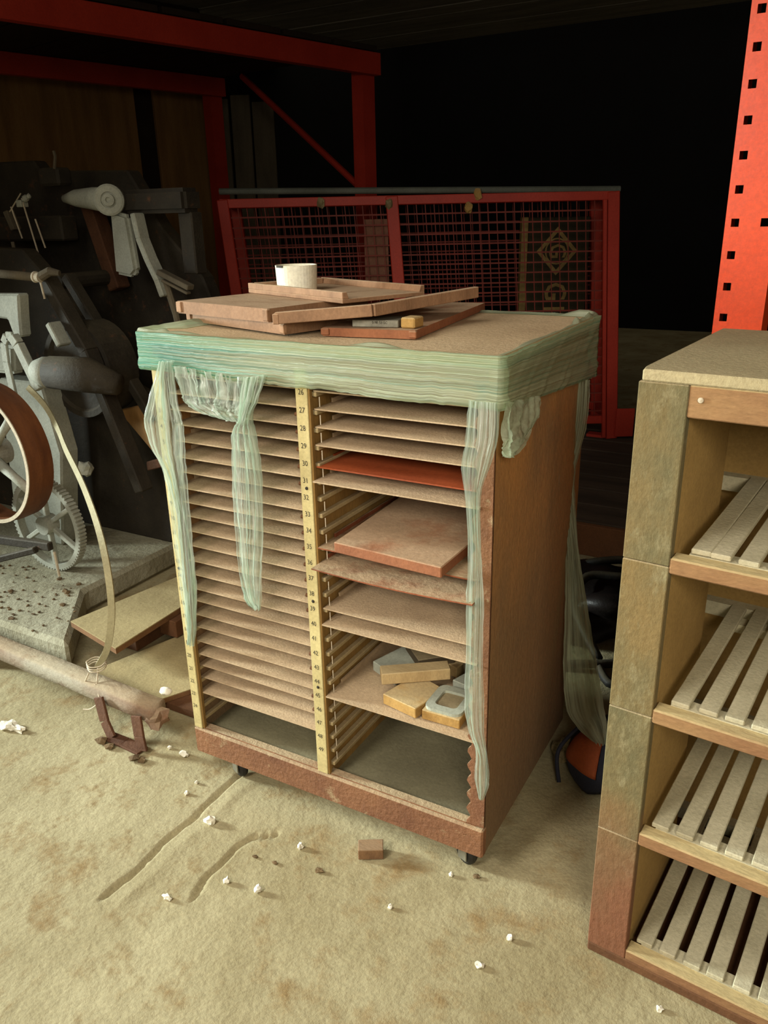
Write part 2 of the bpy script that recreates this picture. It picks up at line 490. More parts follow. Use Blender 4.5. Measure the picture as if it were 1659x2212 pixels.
# ================================================================== GALLEY CABINET
XL, XR, D, H = -0.311, 0.3151, 0.4453, 0.9022
SP = 0.0286
def zn(n): return 0.7998 - (n - 27) * SP
cab = thing('galley_cabinet', (0, 0, 0), 'rusty two-bay galley cabinet on casters with numbered slots, wrapped in film at the top', 'cabinet')
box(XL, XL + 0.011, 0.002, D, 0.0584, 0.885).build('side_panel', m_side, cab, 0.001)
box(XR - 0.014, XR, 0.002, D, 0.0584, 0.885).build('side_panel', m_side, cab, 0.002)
box(XL + .011, XR - .014, D - 0.012, D, 0.06, 0.885).build('back_panel', m_dark_in, cab)
box(XL - 0.012, XR + 0.006, -0.006, D + 0.004, 0.885, H).build('top_panel', m_top, cab, 0.002)
box(XL + .011, XR - .014, 0.0, 0.016, 0.835, 0.885).build('top_rail', m_traylip, cab, 0.001)
box(XL + .011, XR - .014, 0.012, D - 0.012, 0.096, 0.106).build('bottom_panel', m_bayfloor, cab)
box(XL - 0.002, XR + .001, -0.006, 0.012, 0.0584, 0.117).build('base_rail', m_rail, cab, 0.003)
box(XL + 0.005, XR - 0.014, 0.0, 0.016, 0.117, 0.1195).build('rail_cap', m_rail, cab)
# divider and numbered strips
box(-0.0105, 0.0085, 0.001, D - 0.012, 0.106, 0.885).build('divider', m_ochre, cab)
box(-0.0125, 0.0095, -0.005, 0.001, 0.119, 0.865).build('number_strip', m_strip, cab, 0.0008)
box(0.0095, 0.0130, -0.003, 0.004, 0.119, 0.865).build('strip_edge', m_ochre, cab, 0.0005)
box(XL, XL + 0.020, -0.005, 0.001, 0.119, 0.865).build('number_strip', m_strip, cab, 0.0008)
box(XL + 0.020, XL + 0.024, -0.002, 0.005, 0.119, 0.865).build('strip_edge', m_ochre, cab, 0.0005)
# right stile with a notched edge
st = MB()
prof = [(XR - 0.014, 0.119), (XR - 0.014, 0.865)]
pts = [(XR, 0.119), (XR, 0.865)]
for i in range(120, -1, -1):
    z = 0.119 + (0.865 - 0.119) * i / 120
    pts.append((XR - 0.028 - 0.004 * math.sin(2 * PI * z / SP), z))
st.prism([(x, 0.0, z) for x, z in pts], (0, 0.006, 0))
st.build('stile', m_rail, cab)
# slot numbers
I4 = M.Translation((0, -0.0056, 0))
nums = [(str(n), -0.002 + random.uniform(-.001, .001), zn(n), 0.0125, random.uniform(-.05, .05)) for n in range(26, 50)]
tag(text_mesh(nums, I4).build('slot_numbers', m_ink, cab, fix=False), kind='stuff')
nums = [(str(n), XL + 0.009 + random.uniform(-.001, .001), zn(n + 25), 0.0115, random.uniform(-.05, .05)) for n in range(3, 25)]
tag(text_mesh(nums, I4).build('slot_numbers', m_ink, cab, fix=False), kind='stuff')
for z in (zn(31.45), zn(44.4), zn(38.5)):
    MB().lathe((-0.001, -0.004, z), (0, -1, 0), [(0.0, 0.003), (0.0028, 0.002), (0.003, 0)], 10).build('screw', m_ink, cab)
MB().lathe((XL + .009, -0.004, zn(38.5)), (0, -1, 0), [(0.0, 0.003), (0.0028, 0.002), (0.003, 0)], 10).build('screw', m_ink, cab)
# runners (slot strips): both sides of each bay
run = box(0, 0.010, 0.006, D - 0.014, -0.0085, -0.001).build('runner', m_runner, cab, 0.0012)
run.location = (0.0085, 0, zn(26))
for n in range(26, 51):
    for x in (0.0085, -0.0205, XR - 0.024, XL + 0.011):
        if n == 26 and x == 0.0085: continue
        c = dup(run, parent=cab); c.location = (x, 0, zn(n))
# lit front edge of the runner panel, put in as pale rods between tray tips
g = MB()
for n in range(26, 50):
    g.tube([(0.0205, 0.012, zn(n) - 0.009), (0.0205, 0.012, zn(n + 1) + 0.004)], 0.0009, 5)
tag(g.build('lit_guide_edge', m_edge, cab), kind='stuff')
# dark pegs left of the centre strip
for n in (27, 28, 29, 30, 31, 33, 34, 35, 36, 37, 38, 39, 42, 43, 45, 46):
    MB().lathe((-0.0125, 0.001, zn(n + .3)), (-1, 0, 0), [(0.0035, 0), (0.0035, 0.006), (0.002, 0.007), (0, 0.007)], 8).build('peg', m_plinth, cab)
# casters
def caster(x, y):
    f = MB().box(x - 0.016, x + 0.016, y - 0.014, y + 0.014, 0.054, 0.0584)
    T_ = M.Translation((x, y + 0.004, 0)) @ M.Rotation(-0.36, 4, 'Z')
    f.box(-0.010, 0.010, -0.0135, -0.0105, 0.014, 0.054, T_)
    f.box(-0.010, 0.010, 0.0105, 0.0135, 0.014, 0.054, T_)
    f.box(-0.012, 0.012, -0.0135, 0.0135, 0.0465, 0.054, T_)
    fo = f.build('caster_fork', m_steel, cab, 0.001)
    MB().lathe((x, y + 0.004, 0.0215), (0.35, 0.94, 0), [(0, -0.009), (0.015, -0.009), (0.020, -0.006), (0.0215, 0), (0.020, 0.006), (0.015, 0.009), (0, 0.009)], 24).build('wheel', m_rubber, fo, smooth=False)
for x, y in ((-0.235, 0.030), (0.272, 0.030), (-0.235, 0.41), (0.272, 0.41)): caster(x, y)

# galleys (trays): one mesh each
def galley(w, dep, lip=0.007, sag=0.0):
    m = MB()
    n = 8
    top = [[(w * j / n, dep * i, (-sag * math.sin(PI * j / n)) * (1 - i)) for j in range(n + 1)] for i in (0, 1)]
    bot = [[(p[0], p[1], p[2] - 0.0022) for p in r] for r in top]
    m.grid(top); m.grid(bot); m.uv = None
    b2 = 2 * (n + 1)
    for j in range(n):
        m.f.append((j, j + 1, b2 + j + 1, b2 + j))
        m.f.append((n + 1 + j, b2 + n + 1 + j, b2 + n + 2 + j, n + 2 + j))
    m.f.append((0, b2, b2 + n + 1, n + 1)); m.f.append((n, n + n + 1, b2 + 2 * n + 1, b2 + n))
    m.box(0, 0.003, 0.05, dep, 0.0, lip); m.box(w - 0.003, w, 0.05, dep, 0.0, lip); m.box(0, w, dep - 0.003, dep, 0, lip)
    return m
gl = galley(0.284, 0.405).build('galley_tray', m_tray)
ORD = 'first second third fourth fifth sixth seventh eighth ninth tenth eleventh twelfth thirteenth fourteenth fifteenth sixteenth seventeenth eighteenth nineteenth twentieth twenty-first twenty-second twenty-third'.split()
left = list(range(26, 49))
first = True
for n in left:
    o = gl if first else dup(gl)
    first = False
    yy = 0.008 + random.uniform(-.003, .006)
    if n == 48: yy = 0.004
    o.location = (-0.297, yy, zn(n) + 0.002)
    tag(o, '%s galley tray from the top of the left bay' % ORD[n - 26], 'tray', 'galley trays in the left bay')
gr = galley(0.284, 0.405).build('galley_tray', m_tray)
for k, n in enumerate((27, 28, 29, 31, 39, 40)):
    o = gr if k == 0 else dup(gr)
    o.location = (0.0135, (0.006, 0.006, 0.004, -0.008, 0.002, -0.004)[k], zn(n) + 0.002)
    tag(o, ('dusty galley tray second from the top of the right bay', 'dusty galley tray third from the top of the right bay', 'dusty galley tray directly above the clean rust-brown one', 'dusty galley tray directly below the clean rust-brown one', 'dusty galley tray below the rusty rough-edged tray in the right bay', 'dusty galley tray just above the open slots over the wood blocks')[k], 'tray', 'galley trays in the right bay')
o = galley(0.284, 0.405).build('galley_tray', m_tray); o.location = (0.0135, 0.006, zn(26) + 0.002)
tag(o, 'topmost galley tray in the right bay, just under the green film', 'tray', 'galley trays in the right bay')
o = galley(0.284, 0.405).build('galley_tray', m_rust); o.location = (0.0135, 0.004, zn(30.25) + 0.002)
tag(o, 'clean rust-brown galley tray beside slot number 30', 'tray')
o = galley(0.284, 0.41).build('galley_tray', m_traylip); o.location = (0.0135, -0.004, zn(35) + 0.001)
tag(o, 'galley tray beside slot number 35 with a thick board lying on it', 'tray')
o = galley(0.284, 0.42, sag=0.004).build('galley_tray', m_traylip); o.location = (0.0135, -0.026, zn(36) + 0.001)
tag(o, 'rusty rough-edged galley tray pulled forward beside slot number 36', 'tray')
o = galley(0.284, 0.412).build('galley_tray', m_tray); o.location = (0.0135, -0.004, zn(45) + 0.002)
tag(o, 'galley tray beside slot number 45 loaded with wood blocks', 'tray')
# thick board on tray 35
sb = MB().prism([(0.052, -0.014, zn(35) + 0.0035), (0.247, -0.026, zn(35) + 0.0035), (0.252, 0.33, zn(35) + .0035), (0.04, 0.33, zn(35) + .0035)], (0, 0, 0.018))
tag(sb.build('board', m_redtray, bevel=0.0015), 'thick dusty board with red-brown edges lying on the tray at slot 35', 'board')

# ---- wood blocks lying on tray 45
zt = zn(45) + 0.0045
def pblock(name, pts, h, m, label, cat, bev=0.0012, z=zt):
    o = MB().prism([(x, y, z) for x, y in pts], (0, 0, h)).build(name, m, bevel=bev)
    return tag(o, label, cat)
pblock('printing_block', [(0.047, 0.105), (0.108, 0.078), (0.150, 0.205), (0.083, 0.215)], 0.020, m_zinc, 'pale green-grey flat printing block at the back left of the tray 45', 'block')
pblock('printing_block', [(0.082, 0.168), (0.135, 0.118), (0.185, 0.165), (0.120, 0.222)], 0.018, m_darkplate, 'dark-edged block lying on top of the pale green-grey block', 'block', z=zt + 0.021)
pblock('printing_block', [(0.116, 0.020), (0.186, 0.006), (0.204, 0.082), (0.138, 0.104)], 0.020, m_yelwood, 'flat block with ochre wooden sides under the long wood bar', 'block')
T = M.Translation((0.103, 0.040, zt + 0.0215)) @ M.Rotation(0.62, 4, 'Z') @ M.Rotation(-0.0, 4, 'Y')
tag(box(0, 0.122, 0, 0.030, 0, 0.022, T).build('wood_bar', m_palewood, bevel=0.0015), 'long pale wood bar lying diagonally across the flat ochre block', 'block')
fb = thing('printing_block', (0.226, 0.058, zt), 'yellow wooden block topped by a metal plate with a recessed square', 'block', rz=0.02)
box(-0.032, 0.036, -0.046, 0.036, 0, 0.018).build('wood_base', m_yelwood, fb, 0.0012)
fr = MB()
def rr(hx, hy, r, n=4):
    out = []
    for cx, cy, a0 in ((hx - r, hy - r, 0), (-hx + r, hy - r, PI / 2), (-hx + r, -hy + r, PI), (hx - r, -hy + r, 1.5 * PI)):
        for k in range(n + 1):
            a = a0 + PI / 2 * k / n
            out.append((cx + r * math.cos(a), cy + r * math.sin(a)))
    return out
ringo, ringi = rr(0.033, 0.038, 0.014), rr(0.020, 0.023, 0.008)
nn = len(ringo)
for ring, z in ((ringo, 0.018), (ringo, 0.0235), (ringi, 0.0235), (ringi, 0.0185)):
    fr.v += [V((x + 0.002, y - 0.005, z)) for x, y in ring]
for a in range(3):
    for k in range(nn):
        fr.f.append((a * nn + k, a * nn + (k + 1) % nn, (a + 1) * nn + (k + 1) % nn, (a + 1) * nn + k))
fr.build('metal_frame', m_zinc, fb)
box(-0.017, 0.021, -0.027, 0.017, 0.018, 0.0187).build('recess', m_darkplate, fb)
pblock('wood_block', [(0.205, 0.112), (0.262, 0.100), (0.272, 0.142), (0.218, 0.15)], 0.022, m_zinc, 'pale grey block behind the metal-topped block', 'block')
pblock('wood_block', [(0.205, 0.158), (0.268, 0.156), (0.272, 0.215), (0.212, 0.215)], 0.032, m_darkplate, 'dark block at the back right of tray 45', 'block')
pblock('wood_block', [(0.150, 0.165), (0.196, 0.150), (0.205, 0.19), (0.16, 0.225)], 0.022, m_palewood, 'pale wood block at the back between the dark blocks', 'block')

# ================================================================== STRETCH FILM
film = thing('stretch_film', (0, -0.02, 0.83), 'torn green stretch film wrapped round the cabinet top and hanging in strands', 'plastic film')
def fpart(mb, name, m, **k):
    o = mb.build(name, m, film, fix=False, smooth=True, **k)
    o.location = -film.location
    return o
# band: closed loop round the top
x0, x1, y0, y1 = XL - 0.016, XR + 0.012, -0.011, D + 0.010
per = []
def edge(ax, ay, bx, by, n):
    for i in range(n): per.append((ax + (bx - ax) * i / n, ay + (by - ay) * i / n))
edge(x0, y0, x1, y0, 110); edge(x1, y0, x1, y1, 70); edge(x1, y1, x0, y1, 40); edge(x0, y1, x0, y0, 40)
per.append(per[0])
cx, cy = (x0 + x1) / 2, (y0 + y1) / 2
rows = []
NR = 22
for i in range(NR + 1):
    t = i / NR
    row = []
    for k, (px, py) in enumerate(per):
        fx = (px - x0) / (x1 - x0); fy = (py - y0) / (y1 - y0)
        front = py <= y0 + 1e-6; side = abs(px - x1) < 1e-6 and not front
        zb = 0.842 - 0.010 * fx + 0.005 * noise.noise(V((px * 9, 2, 3))) + 0.003 * noise.noise(V((px * 60, 2, 3)))
        if side: zb = 0.832 - 0.036 * fy
        if abs(px - x0) < 1e-6: zb = 0.842 - 0.07 * fy * (1 - fy) * 2
        zt_ = 0.9055 + 0.0015 * noise.noise(V((px * 30, py * 30, 2)))
        z = zt_ + (zb - zt_) * t
        wave = 0.0016 * noise.noise(V((px * 4, py * 4, z * 150))) + 0.0008 * noise.noise(V((px * 14, py * 14, z * 420)))
        if side: wave = 0.0028 * noise.noise(V((3, (py * 0.55 - z) * 150, py * 6))) + 0.0012 * noise.noise(V((px, (py * .55 - z) * 300, 1)))
        # lower rolled lip
        if t > 0.72: wave += 0.005 * math.sin((t - 0.72) / 0.28 * PI) * (0.6 + 0.8 * noise.noise(V((px * 12, py * 12, 0))))
        nx, ny = (0, -1) if front else ((1, 0) if side else ((-1, 0) if abs(px - x0) < 1e-6 else (0, 1)))
        o_ = 0.0035 + wave
        row.append((px + nx * o_, py + ny * o_, z))
    rows.append(row)
fpart(MB().grid(rows), 'film_band', m_film)
# flap folded on to the top edge
rows = []
for i in range(5):
    t = i / 4
    row = []
    for k in range(0, len(per)):
        px, py = per[k]
        dx, dy = cx - px, cy - py
        wdt = 0.012 + 0.010 * noise.noise(V((px * 14, py * 14, 8)))
        if px < x0 + 0.07 and py > 0.05: wdt += 0.03
        ln = math.hypot(dx, dy)
        ix = max(min(px, x1 - t * wdt), x0 + t * wdt); iy = max(min(py, y1 - t * wdt), y0 + t * wdt)
        hump = 0.010 * max(0, noise.noise(V((px * 11, py * 11, 4)))) * math.sin(t * PI)
        if px < x0 + 0.06 or (px > x1 - 0.05 and py > y1 - 0.12): hump += 0.012 * math.sin(t * PI) * (0.5 + 0.6 * noise.noise(V((px * 40, py * 40, 1))))
        row.append((ix, iy, 0.9035 + 0.0025 * (1 - t) + hump))
    rows.append(row)
fpart(MB().grid(rows), 'film_lip', m_film3)

def curtain(name, pts, ys, pleats, amp, m, seed=0, sub=5, axis='y', nc=44, bulge=0.0):
    L = [pts[i] for i in range(0, len(pts), 2)]; R = [pts[i] for i in range(1, len(pts), 2)]
    rows = []
    n = len(L)
    def cr(P, i, t):
        p0, p1, p2, p3 = (P[max(i - 1, 0)], P[i], P[min(i + 1, n - 1)], P[min(i + 2, n - 1)])
        return [0.5 * ((2 * b) + (-a + c) * t + (2 * a - 5 * b + 4 * c - d) * t * t + (-a + 3 * b - 3 * c + d) * t ** 3) for a, b, c, d in zip(p0, p1, p2, p3)]
    for i in range(n - 1):
        for k in range(sub if i < n - 2 else sub + 1):
            t = k / sub
            a = cr(L, i, t); b = cr(R, i, t)
            fr_ = (i + t) / (n - 1)
            y = ys if not isinstance(ys, list) else ys[i] + (ys[min(i + 1, n - 1)] - ys[i]) * t
            row = []
            for j in range(nc + 1):
                s_ = j / nc
                u_ = a[0] + (b[0] - a[0]) * s_; z = a[1] + (b[1] - a[1]) * s_
                wv = noise.noise(V((s_ * pleats, fr_ * 2.2 + seed, seed))) * 1.3 + abs(noise.noise(V((s_ * pleats * 2.1, fr_ * 3.1, seed + 9)))) * 0.9
                wv += 0.5 * noise.noise(V((s_ * 9, fr_ * 26, seed + 4)))
                wv += 1.1 * (0.5 - abs(noise.noise(V((s_ * pleats * 1.3 + 4, fr_ * 1.6, seed + 20)))) * 2.2)
                off = amp * wv + bulge * math.sin(PI * s_) * (1 - 0.5 * fr_)
                jit = 0.0018 * noise.noise(V((fr_ * 40, 1 if j == 0 else 2, seed))) if j in (0, nc) else 0
                if axis == 'y': row.append((u_ + jit, y - off, z))
                else: row.append((y + off, u_ + jit, z))
            rows.append(row)
    return fpart(MB().grid(rows), name, m)
Lc = [(-.276, .86), (-.247, .862), (-.297, .819), (-.248, .807), (-.322, .776), (-.239, .764), (-.333, .75), (-.237, .748), (-.326, .705), (-.241, .699), (-.302, .67), (-.245, .643), (-.289, .611), (-.248, .574), (-.289, .539), (-.251, .51), (-.288, .447), (-.254, .444), (-.287, .369), (-.264, .37), (-.29, .324), (-.275, .318)]
Cc = [(-.102, .845), (-.053, .855), (-.11, .804), (-.074, .815), (-.115, .777), (-.091, .783), (-.132, .756), (-.087, .753), (-.137, .708), (-.08, .7), (-.142, .634), (-.081, .627), (-.143, .575), (-.088, .56), (-.143, .514), (-.097, .497), (-.137, .453), (-.1, .461), (-.118, .437), (-.104, .437)]
Sc = [(-.256, .856), (-.078, .845), (-.246, .807), (-.085, .812), (-.234, .794), (-.092, .792), (-.195, .78), (-.098, .778), (-.156, .774), (-.104, .769)]
Rc = [(.284, .845), (.327, .845), (.28, .788), (.327, .8), (.275, .747), (.318, .76), (.282, .7), (.304, .711), (.288, .623), (.307, .627), (.286, .541), (.314, .547), (.287, .463), (.314, .454), (.285, .38), (.317, .382), (.291, .323), (.319, .323), (.305, .284), (.327, .274), (.304, .23), (.33, .23), (.313, .192), (.321, .195)]
Bc = [(.297, .80), (.336, .80), (.295, .73), (.336, .725), (.292, .655), (.326, .668), (.282, .613), (.32, .618), (.296, .55), (.326, .546), (.31, .498), (.336, .484), (.319, .407), (.355, .414), (.325, .332), (.376, .335), (.333, .228), (.401, .248), (.35, .15), (.421, .182), (.383, .118), (.432, .152), (.418, .10), (.436, .112)]
Fc = [(-.02, .845), (.122, .828), (-.02, .818), (.114, .797), (-.018, .795), (.102, .779), (-.014, .778), (.058, .769), (-.005, .766), (.022, .761)]
curtain('hanging_strand', Lc, -0.016, 8, 0.006, m_film2, 1, bulge=0.006)
curtain('hanging_strand', Cc, -0.018, 9, 0.006, m_film2, 2, bulge=0.004)
curtain('sagging_flap', Sc, -0.015, 16, 0.008, m_film2, 3, sub=8, nc=70)
curtain('hanging_strand', Rc, -0.018, 6, 0.005, m_film2, 4, bulge=0.003)
curtain('side_flap', Fc, 0.334, 5, 0.006, m_film3, 5, axis='x')
# the strand at the back right corner hangs in front of the side panel's rear edge
o = curtain('rear_strand', Bc, [.40, .40, .40, .40, .40, .395, .385, .375, .36, .345, .335, .33], 6, 0.006, m_film3, 6)

# ================================================================== THINGS ON TOP OF THE CABINET
def tray_on_top(name, loc, rz, w, d, h, m, label, cat, lip=None, tilt=(0, 0)):
    t = thing(name, loc, label, cat)
    t.rotation_euler = (tilt[0], tilt[1], rz)
    b = MB().box(0, w, 0, d, h - 0.006, h)
    b.box(0, w, 0, 0.010, 0, h - 0.006); b.box(0, w, d - 0.010, d, 0, h - 0.006)
    b.box(0, 0.010, 0.010, d - 0.010, 0, h - 0.006); b.box(w - 0.010, w, 0.010, d - 0.010, 0, h - 0.006)
    b.build('tray_body', m, t)
    if lip:
        l = MB().prism([(0.0, d - 0.018, h), (0.004, d - 0.004, h + lip), (0.004, d, h + lip), (0.0, d, h)], (w - 0.002, 0, 0))
        l.build('rim', m, t)
    box(-0.002, 0.012, -0.003, 0.004, 0.002, h - 0.001).build('corner_bracket', m, t, 0.001)
    box(w - 0.010, w + 0.002, -0.003, 0.004, 0.002, h - 0.001).build('corner_bracket', m, t, 0.001)
    return t
tray_on_top('wooden_tray', (-0.335, 0.125, 0.9065), -0.30, 0.29, 0.24, 0.017, m_woodtray, 'lower wooden tray at the left, bottom of the stack of three', 'tray')
tray_on_top('wooden_tray', (-0.327, 0.093, 0.9240), -0.216, 0.243, 0.235, 0.021, m_woodtray, 'upper left plain wooden tray directly beneath the tray holding the cup', 'tray')
et = thing('wooden_tray', (-0.011, 0.14, 0.9455), 'open-ended wooden tray with two raised side rims holding the white cup', 'tray', rz=1.181)
box(0, 0.178, 0, 0.31, 0, 0.007).build('tray_body', m_woodtray, et, 0.0008)
MB().prism([(0, 0, .007), (0.013, 0, .007), (0.009, 0, .018), (0, 0, .018)], (0, .31, 0)).build('rim', m_woodtray, et, 0.0008)
MB().prism([(0.165, 0, .007), (0.178, 0, .007), (0.178, 0, .018), (0.169, 0, .018)], (0, .31, 0)).build('rim', m_woodtray, et, 0.0008)
box(0.013, 0.165, 0.297, 0.31, .007, .018).build('end_rim', m_woodtray, et, 0.0008)
tray_on_top('wooden_tray', (-0.004, 0.066, 0.9038), 0.13, 0.155, 0.40, 0.013, m_redtray, 'thin red-brown tray lying flat at the right of the pile', 'tray')
# tilted tray crossing over the others
ct = thing('wooden_tray', (-0.062, 0.025, 0.9285), 'tilted wooden tray crossing the front of the pile with a long front rim', 'tray')
Lp, Kp, Rp = V((0, 0, 0)), V((0.145, 0.050, 0.012)), V((0.215, 0.285, 0.020))
def rimbar(a, b, w, h, name):
    bar(a + V((0, 0, h / 2 - .004)), b + V((0, 0, h / 2 - .004)), w, h).build(name, m_woodtray, ct, 0.001)
rimbar(Lp, Kp, 0.010, 0.018, 'front_rim')
rimbar(Kp, Rp, 0.010, 0.018, 'side_rim')
MB().prism([Lp, Kp, Rp, Lp + (Rp - Kp)], (0, 0, 0.004)).build('tray_floor', m_woodtray, ct)
box(-0.004, 0.006, -0.006, 0.004, -0.004, 0.012, M.Rotation(0.33, 4, 'Z')).build('corner_bracket', m_woodtray, ct, 0.001)
# metal slug with figures under the tilted tray
sl = thing('metal_slug', (0.040, 0.084, 0.9175), 'grey metal slug stamped with figures under the tilted tray', 'block', rz=0.22)
box(0, 0.075, 0, 0.05, 0, 0.011).build('slug_body', m_steel, sl, 0.001)
text_mesh([('0-98 :51-5C', 0.045, 0.0072, 0.006, 0)], M.Translation((0, -0.0006, 0))).build('stamped_figures', m_ink, sl, fix=False)
tag(box(0.118, 0.142, 0.098, 0.130, 0.9175, 0.9335).build('wood_peg', m_yelwood, bevel=0.002), 'small yellow wood chip wedged under the tilted tray corner', 'wood chip')
# white cup with paper tape
cup = thing('plastic_cup', (-0.186, 0.262, 0.9528), 'short white plastic cup with yellowed stains standing in the rimmed tray', 'cup')
MB().lathe((0, 0, 0), (0, 0, 1), [(0, 0.001), (0.0365, 0.001), (0.0385, 0.045), (0.0368, 0.045), (0.035, 0.004), (0, 0.004)], 40).build('cup_wall', m_white, cup, smooth=False)
tp = MB()
rows = [[(0.0387 * math.cos(a), 0.0387 * math.sin(a), z) for a in [PI * (1.32 + 0.011 * k) for k in range(16)]] for z in (0.0415, 0.0455)]
tp.grid(rows); tp.uv = None
tp.build('tape_mark', m_ink, cup, solid=0.0006)

# ================================================================== RIGHT RACK
RZ = -0.1001
rk = thing('drying_rack', (0.509, -0.043, 0), 'tall dusty wooden rack with slatted shelves in front of the orange post', 'rack', rz=RZ)
RW, RD, RH = 0.60, 0.385, 0.907
box(0, RW, 0.0, RD, 0, 0.017).build('plinth', m_plinth, rk, 0.002)
box(0.002, 0.020, 0.018, RD, 0.017, RH - 0.014).build('side_panel', m_rackface, rk)
box(RW - 0.020, RW - .002, 0.018, RD, 0.017, RH - 0.014).build('side_panel', m_rackface, rk)
cuts = (0.017, 0.240, 0.448, 0.667, RH - 0.014)
for k in range(4):
    box(0, 0.058, 0, 0.018, cuts[k] + .0004, cuts[k + 1] - .0004).build('stile', m_rackface, rk, 0.0012)
    box(RW - 0.058, RW, 0, 0.018, cuts[k] + .0004, cuts[k + 1] - .0004).build('stile', m_rackface, rk, 0.0012)
box(0.020, 0.057, 0.018, 0.25, 0.017, RH - 0.014).build('inner_panel', m_rackin, rk)
MB().prism([(0.0, 0.022, 0), (0.004, -0.001, 0), (RW, -0.001, 0), (RW, RD + .002, 0), (0.0, RD + .002, 0)], (0, 0, 0.014)).build('top_panel', m_racktop, rk, 0.002).location = (0, 0, RH - 0.014)
box(0.058, RW - 0.058, 0.001, 0.018, RH - 0.052, RH - 0.014).build('front_rail', m_rackred, rk, 0.0015)
bkp = box(0.020, RW - 0.020, RD - 0.012, RD, 0.017, RH - 0.014).build('back_panel', m_rackin, rk)
slm = box(-0.0117, 0.0117, 0.022, RD - 0.030, -0.007, 0.0).build('slat', m_slat, rk, 0.0012)
firsts = True
for si, z in enumerate((0.688, 0.470, 0.265, 0.044)):
    box(0.058, RW - 0.058, 0.0, 0.024, max(z - 0.030, 0.017), z - 0.0085).build('front_rail', m_rackred, rk, 0.002)
    box(0.020, RW - 0.020, RD - 0.034, RD - 0.012, max(z - 0.026, 0.0175), z - 0.002).build('back_rail', m_slat, rk)
    box(0.075, RW - 0.060, RD - 0.085, RD - 0.060, z - 0.022, z - 0.0075).build('batten', m_slat, rk)
    box(0.075, RW - 0.060, 0.022, 0.045, z - 0.022, z - 0.0075).build('batten', m_slat, rk)
    k = 0
    x = (0.0875, 0.0875, 0.080, 0.078)[si]
    while x < RW - 0.07:
        o = slm if firsts else dup(slm, parent=rk)
        firsts = False
        o.location = (x + random.uniform(-.0015, .0015), 0, z + random.uniform(-.001, .001))
        o.rotation_euler = (0, 0, random.uniform(-.006, .006))
        x += 0.0245 if (si == 0 and k == 0) else (0.0325, 0.0330, 0.0335, 0.0345)[si]
        k += 1
# small rust stain patch, nail
MB().lathe((0.072, 0.0, RH - 0.030), (0, -1, 0), [(0, 0.002), (0.003, 0.0012), (0.0035, 0)], 10).build('nail', m_edge, rk)

# ================================================================== ORANGE UPRIGHT (punched holes)
op = thing('rack_upright', (0.517, 0.47, 0), 'bright orange steel upright with punched square holes behind the slatted rack', 'upright', rz=-0.05)
PW = 0.076
pf = MB()
cols = [0.0, 0.009, 0.021, 0.053, 0.065, PW]
zs = [0.0]
z = 0.007
k = 0
seg = []
while z < 2.2:
    seg.append((zs[-1], z, False)); seg.append((z, z + 0.0125, True)); zs.append(z + 0.0125); z += 0.0497
seg.append((zs[-1], 2.22, False))
q = 0
for za, zb, hole in seg:
    if not hole: pf.box(0, PW, 0, 0.0025, za, zb)
    else:
        q += 1
        for ci in range(5):
            if ci == 1 or (ci == 3 and q in (22, 4)): continue
            pf.box(cols[ci], cols[ci + 1], 0, 0.0025, za, zb)
pf.build('front_flange', m_orange, op)
box(0, 0.0025, 0.0025, 0.072, 0, 2.22).build('side_flange', m_orange, op)
box(PW - 0.0025, PW, 0.0025, 0.072, 0, 2.22).build('side_flange', m_orange, op)
box(-0.02, PW + 0.02, -0.02, 0.09, 0, 0.006).build('foot_plate', m_orange, op)

# ================================================================== RED PALLET RACK
pr = thing('pallet_rack', tuple(P1), 'dark red pallet rack bay with two long beams and a diagonal brace on the left', 'pallet rack')
def ppart(mb, name, m, bev=0.002):
    o = mb.build(name, m, pr, bev); o.location = -P1; return o
def upright(P, name):
    T = M((BD, ED, V((0, 0, 1)))).transposed().to_4x4(); T.translation = P
    m_ = MB().box(-0.04, 0.04, -0.003, 0, 0, 1.79, T).box(-0.04, -0.037, 0, 0.07, 0, 1.79, T).box(0.037, 0.04, 0, 0.07, 0, 1.79, T)
    m_.box(-0.06, 0.06, -0.03, 0.09, 0, 0.008, T)
    ppart(m_, name, m_red, 0)
upright(P1, 'upright'); upright(P2 + ED * .0, 'upright')
for P, zo in ((P1, 0.0), (P2, 0.03)):
    a = P + BD * 0.035 + V((0, 0, 1.738 + zo)); b = P - BD * 3.2 + V((0, 0, 1.738 + zo))
    ppart(MB().bar(a - ED * .03, b - ED * .03, 0.045, 0.092), 'beam', m_red)
ppart(MB().tube([P1 + ED * .06 + V((0, 0, 1.20)), P2 - ED * .20 + V((0, 0, 1.86))][0:1] + [P1 + ED * 0.95 + V((0, 0, 1.80))], 0.017, 6), 'brace', m_red)
ppart(MB().bar(P1 + ED * .05 + V((0, 0, 0.35)), P2 + V((0, 0, 0.35)), 0.03, 0.03), 'brace', m_red)
# boards bridging the beams
dk = None
for i in range(11):
    p = P1 - BD * (0.12 + i * 0.29)
    m_ = MB().bar(p + ED * -0.05 + V((0, 0, 1.80)), p + ED * 1.24 + V((0, 0, 1.83)), 0.27, 0.022)
    ppart(m_, 'shelf_board', m_stud)

